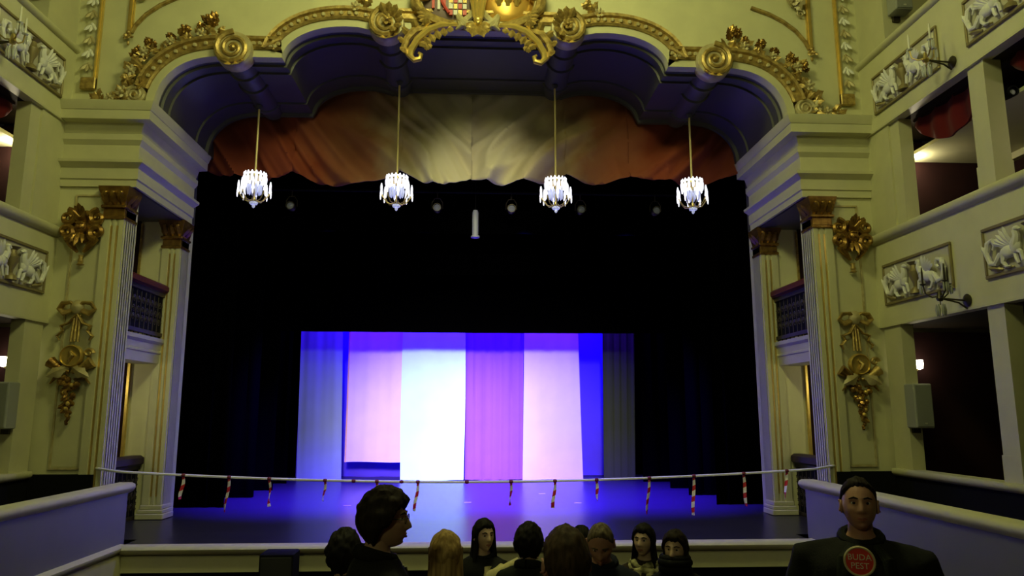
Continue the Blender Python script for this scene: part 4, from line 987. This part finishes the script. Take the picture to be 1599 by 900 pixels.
J_BLACK = cl('black_jacket_cloth', (0.012, 0.012, 0.013)); J_DARK = cl('charcoal_jacket_cloth', (0.013, 0.0135, 0.013)); J_GREEN = cl('dark_green_jacket_cloth', (0.015, 0.018, 0.013)); J_NAVY = cl('navy_jacket_cloth', (0.015, 0.018, 0.035)); J_BROWN = cl('dark_brown_jacket_cloth', (0.04, 0.028, 0.02)); J_MAROON = cl('maroon_jacket_cloth', (0.16, 0.035, 0.045))
CREAMW = cl('cream_knit', (0.66, 0.58, 0.30)); TR = cl('dark_trousers_cloth', (0.015, 0.016, 0.022)); SH = mat('black_shoe_leather', (0.01, 0.01, 0.01), 0.4)

def person(label, x, y, top, face, headyaw=0.0, headpitch=0.0, hair='short', hm_=None, sk=SK, jacket=J_BLACK, male=True, arms=None, bulk=1.0, jaw=0.30, hairlen=0.36, nose=1.0, headscale=1.0):
    H = top - ramp(y); S = H / 1.765
    root = thing('person', label, 'person', (x, y, ramp(y)), face); root.scale = (S, S, S)
    sw = 1.0 if male else 0.9; sw *= bulk
    hmx = Matrix.Translation((0, 0.0, 1.545)) @ Matrix.Rotation(headyaw, 4, 'Z') @ Matrix.Rotation(headpitch, 4, 'X') @ Matrix.Translation((0, 0.02, 0.09)) @ Matrix.Scale(headscale, 4)
    TOR = [(0, .84, .15, .10), (0, .90, .165, .115), (0, .97, .168, .12), (0, 1.06, .145, .105), (0, 1.18, .150, .11), (0.005, 1.30, .170, .12), (0, 1.375, .172, .112), (-0.005, 1.415, .155, .098), (-0.008, 1.45, .115, .08), (-0.010, 1.478, .078, .066), (-0.006, 1.51, .056, .058), (0.0, 1.57, .052, .056)]
    def torso(mb, off, z0=0, z1=9, n=20):
        mb.loft([[( (rx * (1 + (sw - 1) * (1 - sst(1.42, 1.49, z))) + off) * math.cos(2 * PI * k / n), yy + (ry * (1 + (bulk ** .7 - 1) * (1 - sst(1.40, 1.48, z))) + off) * math.sin(2 * PI * k / n), z) for k in range(n)] for yy, z, rx, ry in TOR if z0 <= z <= z1])
    arms = arms or {}
    AR = {}
    for s in (-1, 1):
        AR[s] = arms.get(s, ((s * .175 * sw, 0, 1.40), (s * .235 * sw, -.025, 1.11), (s * .235 * sw, .05, .87)))
    b = MB(); torso(b, 0)
    for s in (-1, 1):
        sh, el, wr = [Vector(p) for p in AR[s][:3]]
        b.tube([sh, sh.lerp(el, .35), el, el.lerp(wr, .35), wr], [.052, .046, .038, .036, .026], 10)
        d = (wr - el).normalized(); pn = Vector((-s, 0, 0)) if abs(d.x) < .7 else Vector((0, 0, -1))
        if s in arms and len(arms[s]) > 3: pn = Vector(arms[s][3])
        hand(b, wr, d + Vector((0, .1, 0)), pn, s if abs(d.x) < .7 else -1, 0.5)
        b.tube([(s * .085, 0, .90), (s * .095, .012, .70), (s * .10, .012, .49), (s * .10, -.012, .33), (s * .10, -.012, .08)], [.088, .076, .056, .054, .038], 12)
        b.ell((s * .10, .045, .045), (.042, .115, .038), 12, 8)
    raw = remeshed(b, 'body', sk, root, 0.011, 0, 2, 0.5)
    hd = MB(); add_head(hd, hmx, jaw, nose)
    bm = bmesh.new(); bm.from_mesh(raw.data)
    me2 = bpy.data.meshes.new('h'); me2.from_pydata([tuple(v) for v in hd.v], [], hd.f); bm.from_mesh(me2); bmesh.ops.recalc_face_normals(bm, faces=bm.faces)
    for f in bm.faces: f.smooth = True
    bm.to_mesh(raw.data); bm.free(); bpy.data.meshes.remove(me2)
    for s in (-1, 1):
        e = MB(); e.M = hmx; e.ell((s * .031, .0685, .0105), .0125, 12, 9); eo = e.build('eye', EYEW, root)
        e = MB(); e.M = hmx; e.ell((s * .031, .0775, .0105), (.0058, .0045, .0058), 10, 6); e.build('iris', IRIS, eo)
        e = MB(); e.M = hmx; e.tube([(s * .012, .093, .030), (s * .030, .091, .036), (s * .050, .077, .029)], [.004, .0045, .002], 6); e.build('eyebrow', hm_ or H_DARK, root)
    e = MB(); e.M = hmx; e.tube([(-.021, .090, -.0585), (-.010, .0975, -.055), (0, .0985, -.0565), (.010, .0975, -.055), (.021, .090, -.0585)], [.002, .0045, .004, .0045, .002], 6)
    e.tube([(-.019, .090, -.0605), (0, .0995, -.0655), (.019, .090, -.0605)], [.002, .006, .002], 6); e.build('lips', LIP, root)
    # clothes
    j = MB(); torso(j, .027, .85, 1.48)
    for s in (-1, 1):
        sh, el, wr = [Vector(p) for p in AR[s][:3]]
        j.tube([sh + Vector((-s * .04, 0, .0)), sh, sh.lerp(el, .35), el, el.lerp(wr, .4), el.lerp(wr, .93)], [.060, .064 * bulk ** .6, .062 * bulk ** .6, .057, .053, .043], 12)
        j.tube([Vector((s * .05, -.01, 1.455)), Vector((s * .11 * sw, -.008, 1.425)), sh + Vector((s * .005, 0, -.02))], [.045, .058, .066 * bulk ** .5], 12)
    jo = remeshed(j, 'jacket', jacket, root, 0.018, 0.006)
    c = MB(); 
    ring = []
    for k in range(13):
        a = -PI / 2 + PI * 2 * k / 12; ring.append((.082 * math.cos(a) , -.012 + .076 * math.sin(a), 1.485 - .025 * math.sin(a)))
    c.tube(ring, .024, 8, 1.3); c.build('collar', jacket, root)
    tq = MB(); tq.loft([[((rx) * math.cos(2 * PI * k / 16), ry * math.sin(2 * PI * k / 16), z) for k in range(16)] for z, rx, ry in ((.82, .165, .115), (.90, .178, .126), (.97, .17, .12))])
    for s in (-1, 1): tq.tube([(s * .085, 0, .90), (s * .095, .012, .70), (s * .10, .010, .49), (s * .10, -.008, .30), (s * .10, -.008, .07)], [.102, .092, .076, .070, .064], 12)
    remeshed(tq, 'trousers', TR, root, 0.02, 0.004)
    for s in (-1, 1):
        q = MB(); q.loft([[(s * .10 + rx * math.cos(2 * PI * k / 12), .045 + ry * math.sin(2 * PI * k / 12), z) for k in range(12)] for z, rx, ry in ((0, .048, .135), (.02, .05, .138), (.055, .047, .125), (.085, .045, .085), (.11, .045, .06))]); q.build('shoe', SH, root)
    # hair
    hmm = hm_ or H_DARK
    def cap(thick, line, low, vol_top=1.0, wav=0.003, seed=0, back_low=-0.6):
        nu, nv = 72, 40; rings = []
        for i in range(nv + 1):
            t = PI * (0.012 + 0.976 * i / nv); ring = []
            for jx in range(nu):
                a = 2 * PI * jx / nu; d = Vector((math.sin(t) * math.cos(a), math.sin(t) * math.sin(a), -math.cos(t))); p = skull(d, jaw)
                side = 1 - abs(d.y)                                   # hairline: high on the brow, low behind the ears and at the nape
                if d.y > 0.15: lim = line - 0.25 * sst(0.6, 0.15, d.y) * (line - low)
                else: lim = low + (back_low - low) * sst(0.15, -0.45, d.y)
                if d.y > 0.15: lim = line + (low - line) * sst(0.75, 0.2, d.y)
                lim += 0.10 * noise.noise(Vector((d.x * 7, d.y * 7, seed))); m_ = sst(lim - 0.04, lim + 0.20, d.z)
                nn = d.normalized(); wv = wav * (noise.noise(Vector((d.x * 3, d.y * 3, d.z * 3 + seed))) * 2.4 + noise.noise(Vector((d.x * 9, d.y * 9, d.z * 3 + seed))) * 1.2)
                th = (thick * (1 + (vol_top - 1) * max(0, d.z)) + wv) * m_ - 0.006 * (1 - m_)
                ring.append(hmx @ (p + Vector((nn.x, nn.y, nn.z)) * th))
            rings.append(ring)
        return MB().loft(rings)
    if hair in ('short', 'full', 'thin'):
        a = {'short': (0.009, 0.70, 0.30, 1.5, 0.003, 1, -0.5), 'full': (0.030, 0.42, -0.30, 1.0, 0.006, 2, -0.95), 'thin': (0.006, 0.70, 0.05, 0.6, 0.002, 3, -0.45)}[hair]
        cap(*a[:2], a[2], a[3], a[4], a[5], a[6]).build('hair', hmm, root)
    if hair in ('long', 'bob'):
        cp = cap(0.016, 0.52, -0.25, 1.3, 0.003, 4, -0.9)
        L = hairlen; nu, nv = 44, 16; A = 2.15; outer, inner = [], []
        for i in range(nv + 1):
            v = i / nv; z = 0.045 - L * v
            for jx in range(nu + 1):
                u = jx / nu * 2 - 1; a = -PI / 2 + u * A
                w_ = 0.006 * math.sin(13 * u + 3 * v) + 0.003 * math.sin(31 * u)
                rx = 0.089 + 0.030 * sst(0, 1, v) + w_; ry = (0.108 if math.sin(a) < 0 else 0.085) - 0.012 * v + w_
                zz = z - 0.02 * math.cos(u * 1.5) * v + 0.015 * math.sin(17 * u) * v
                e = max(0.15, 1 - v ** 4); 
                outer.append(hmx @ Vector((rx * math.cos(a), ry * math.sin(a), zz))); inner.append(hmx @ Vector(((rx - .026 * e) * math.cos(a), (ry - .026 * e) * math.sin(a), zz)))
        N = nu + 1; o = len(outer); fs = []
        for i in range(nv):
            for jx in range(nu):
                q = i * N + jx; fs.append((q, q + 1, q + N + 1, q + N)); fs.append((o + q, o + q + N, o + q + N + 1, o + q + 1))
        edge = [i for i in range(N)] + [i * N + nu for i in range(1, nv + 1)] + [nv * N + i for i in range(nu - 1, -1, -1)] + [i * N for i in range(nv - 1, 0, -1)]
        for k in range(len(edge)): p_, q_ = edge[k], edge[(k + 1) % len(edge)]; fs.append((p_, o + p_, o + q_, q_))
        cp.add(outer + inner, fs); cp.build('hair', hmm, root, ang=80)
    root['_'] = 0; del root['_']
    return root, hmx
def scarf(root, m, r0=0.085, th=0.03, z=1.47, ends=True, loops=2):
    b = MB()
    for k in range(loops):
        pts = []
        for i in range(25):
            a = 2 * PI * i / 24; rr = r0 + 0.022 * k + 0.006 * math.sin(3 * a + k)
            pts.append((rr * math.cos(a), -0.005 + rr * 0.95 * math.sin(a), z - 0.032 * k - 0.028 * math.sin(a) + 0.008 * math.sin(4 * a + 2 * k)))
        b.tube(pts, th, 10, 0.9)
    if ends:
        if loops > 1: b.tube([(0.05, .11, z - .05), (0.075, .15, z - .18), (0.08, .155, z - .36)], [.032, .05, .045], 10, 0.45, ref=(0, 1, 0))
        b.tube([(-0.04, .11, z - .06), (-0.05, .15, z - .15), (-0.055, .15, z - .28)], [.03, .045, .04], 10, 0.45, ref=(0, 1, 0))
    return b.build('scarf', m, root)

# man at left, in profile, looking towards the right loges
p1, h1 = person('man in profile with thick dark hair and glasses, largest figure at left', -0.43, 3.5, 2.285, -1.15, -0.50, -0.04, 'full', H_DARK, SK, J_BLACK, True, jaw=0.22)
m = MB(); m.M = h1
for s in (-1, 1):
    pts = [(s * .033 + .022 * math.cos(2 * PI * k / 16), .100, .008 + .017 * math.sin(2 * PI * k / 16)) for k in range(17)]; m.tube(pts, .0018, 5)
    m.tube([(s * .055, .098, .012), (s * .080, .06, .014), (s * .084, -.01, .005)], .002, 5)
m.tube([(-.011, .104, .012), (.011, .104, .012)], .002, 5); m.build('glasses', mat('dark_glasses_frame', (0.02, 0.02, 0.025), 0.25), p1)
m = MB(); m.tube([(-.02, .12, 1.43), (-.035, .145, 1.30), (-.03, .145, 1.10)], [.012, .014, .012], 6, 0.5); m.tube([(.02, .12, 1.43), (.035, .145, 1.30), (.03, .145, 1.10)], [.012, .014, .012], 6, 0.5); m.build('shirt_placket', mat('grey_shirt', (0.25, 0.25, 0.2), 0.8), p1)
person('dark-haired person half hidden behind the man in profile at left', -0.68, 4.1, 2.01, 0.25, 0, 0, 'full', H_BLACK, SK, J_DARK, False)
person('woman with long straight blond hair seen from behind', -0.14, 3.9, 2.035, 0.1, 0.0, -0.05, 'long', H_BLOND, SKP, CREAMW, False, hairlen=0.44)
p4, h4 = person('dark long-haired woman in a dark jacket, one cream sleeve reaching right', 0.07, 6.0, 1.81, PI, 0.42, 0.0, 'long', H_BLACK, SKP, J_BLACK, False, arms={-1: ((-.155, .03, 1.40), (-.075, .20, 1.35), (-.30, .22, 1.47), (0, -1, -0.3))}, hairlen=0.42)
m = MB(); m.tube([(-.16, .10, 1.385), (-.10, .17, 1.35), (-.075, .215, 1.35), (-.13, .225, 1.375), (-.29, .222, 1.465)], [.06, .066, .064, .058, .046], 12); m.build('cream_sleeve', CREAMW, p4)['label'] = 'cream sleeve on the raised arm'
scarf(p4, CREAMW, 0.075, 0.022, 1.475, True, 1)
person('person with short black hair seen from behind, at the end of the cream sleeve', 0.37, 5.2, 1.88, -0.25, -0.1, 0.05, 'full', H_BLACK, SK, J_GREEN, True)
person('large short-haired brown head from behind, closest in the middle group', 0.33, 2.72, 2.22, 0.12, 0, 0.0, 'short', H_BROWN, SKR, J_MAROON, True, jaw=0.16, bulk=1.05, headscale=1.1)
person('grey-haired man with ruddy face bowed, behind the big brown head', 0.74, 4.45, 2.04, PI - 0.2, 0.0, -0.55, 'thin', H_GREY, SKR, J_NAVY, True, jaw=0.2)
person('dark head just showing behind the grey-haired man', 0.86, 6.1, 1.72, 0.1, 0, 0, 'full', H_BLACK, SK, J_BLACK, True)
p8, h8 = person('long dark-haired woman in a patterned cream and olive scarf', 1.29, 5.75, 1.80, PI - 0.3, -0.25, 0.02, 'long', H_BLACK, SKP, J_BROWN, False, hairlen=0.40)
scarf(p8, mat('patterned_scarf', (0.70, 0.64, 0.36), 0.9, 0, 0, 16.0, col2=(0.09, 0.09, 0.03)), 0.085, 0.032, 1.475, True, 2)
p9, h9 = person('dark-haired woman with mouth hidden in a black snood, rightmost of the group', 1.33, 5.0, 1.87, PI - 0.3, -0.2, -0.05, 'long', H_DARK, SKP, J_BLACK, False, hairlen=0.46)
m = MB()
for zz, rr, th in ((1.50, .085, .035), (1.545, .090, .034), (1.575, .088, .024)):
    m.tube([(rr * math.cos(2 * PI * i / 24) + 0.01, 0.022 + rr * 1.12 * math.sin(2 * PI * i / 24), zz + 0.006 * math.sin(2 * PI * i / 24)) for i in range(25)], th, 10)
m.build('snood', J_BLACK, p9)
# man at right, facing us
p10, h10 = person('man in a dark jacket with a round red badge on his chest', 1.91, 3.7, 2.315, PI - 0.40, 0.02, 0.08, 'short', H_DARK, SKR, J_DARK, True, bulk=1.35, jaw=0.18, headscale=0.98)
bd = MB(); bd.lathe([(0, 0.002), (.060, 0.002), (.062, .006), (.060, .010), (0, .012)], (0, 0, 0), 36, 'y'); bm_ = mat('badge_red', (0.85, 0.07, 0.04), 0.4)
BP = Vector((0.03, 0.205, 1.42))
bo = bd.build('badge', bm_, p10, loc=BP); bo['label'] = 'round red badge with pale rim'
rg = MB().tube([(.060 * math.cos(2 * PI * i / 36), .010, .060 * math.sin(2 * PI * i / 36)) for i in range(37)], .0055, 6).build('badge_rim', mat('badge_cream', (0.75, 0.66, 0.38), 0.5), bo)
def text_mesh(txt, size, x, z, parent, m):
    cu = bpy.data.curves.new('t', 'FONT'); cu.body = txt; cu.size = size; cu.extrude = 0.0012; cu.align_x = 'CENTER'; cu.resolution_u = 3
    o = bpy.data.objects.new('t', cu); C.objects.link(o); dg = bpy.context.evaluated_depsgraph_get()
    me = bpy.data.meshes.new_from_object(o.evaluated_get(dg)); me.name = 'lettering'; bpy.data.objects.remove(o, do_unlink=True)
    me.materials.clear(); me.materials.append(m)
    t = bpy.data.objects.new('lettering', me); C.objects.link(t); t.parent = parent
    t.rotation_euler = (PI / 2, 0, PI); t.location = (x, 0.0135, z)
    return t
lt = mat('badge_lettering', (0.95, 0.9, 0.75), 0.5)
text_mesh('BUDA', 0.036, 0, 0.006, bo, lt); text_mesh('PEST', 0.036, 0, -0.030, bo, lt)
m = MB()
for s in (-1, 1): m.tube([(s * .05, .10, 1.47), (s * .09, .155, 1.42), (s * .10, .175, 1.33), (s * .085, .185, 1.15)], [.02, .032, .03, .02], 8, 0.5)
m.build('lapel', J_GREEN, p10)
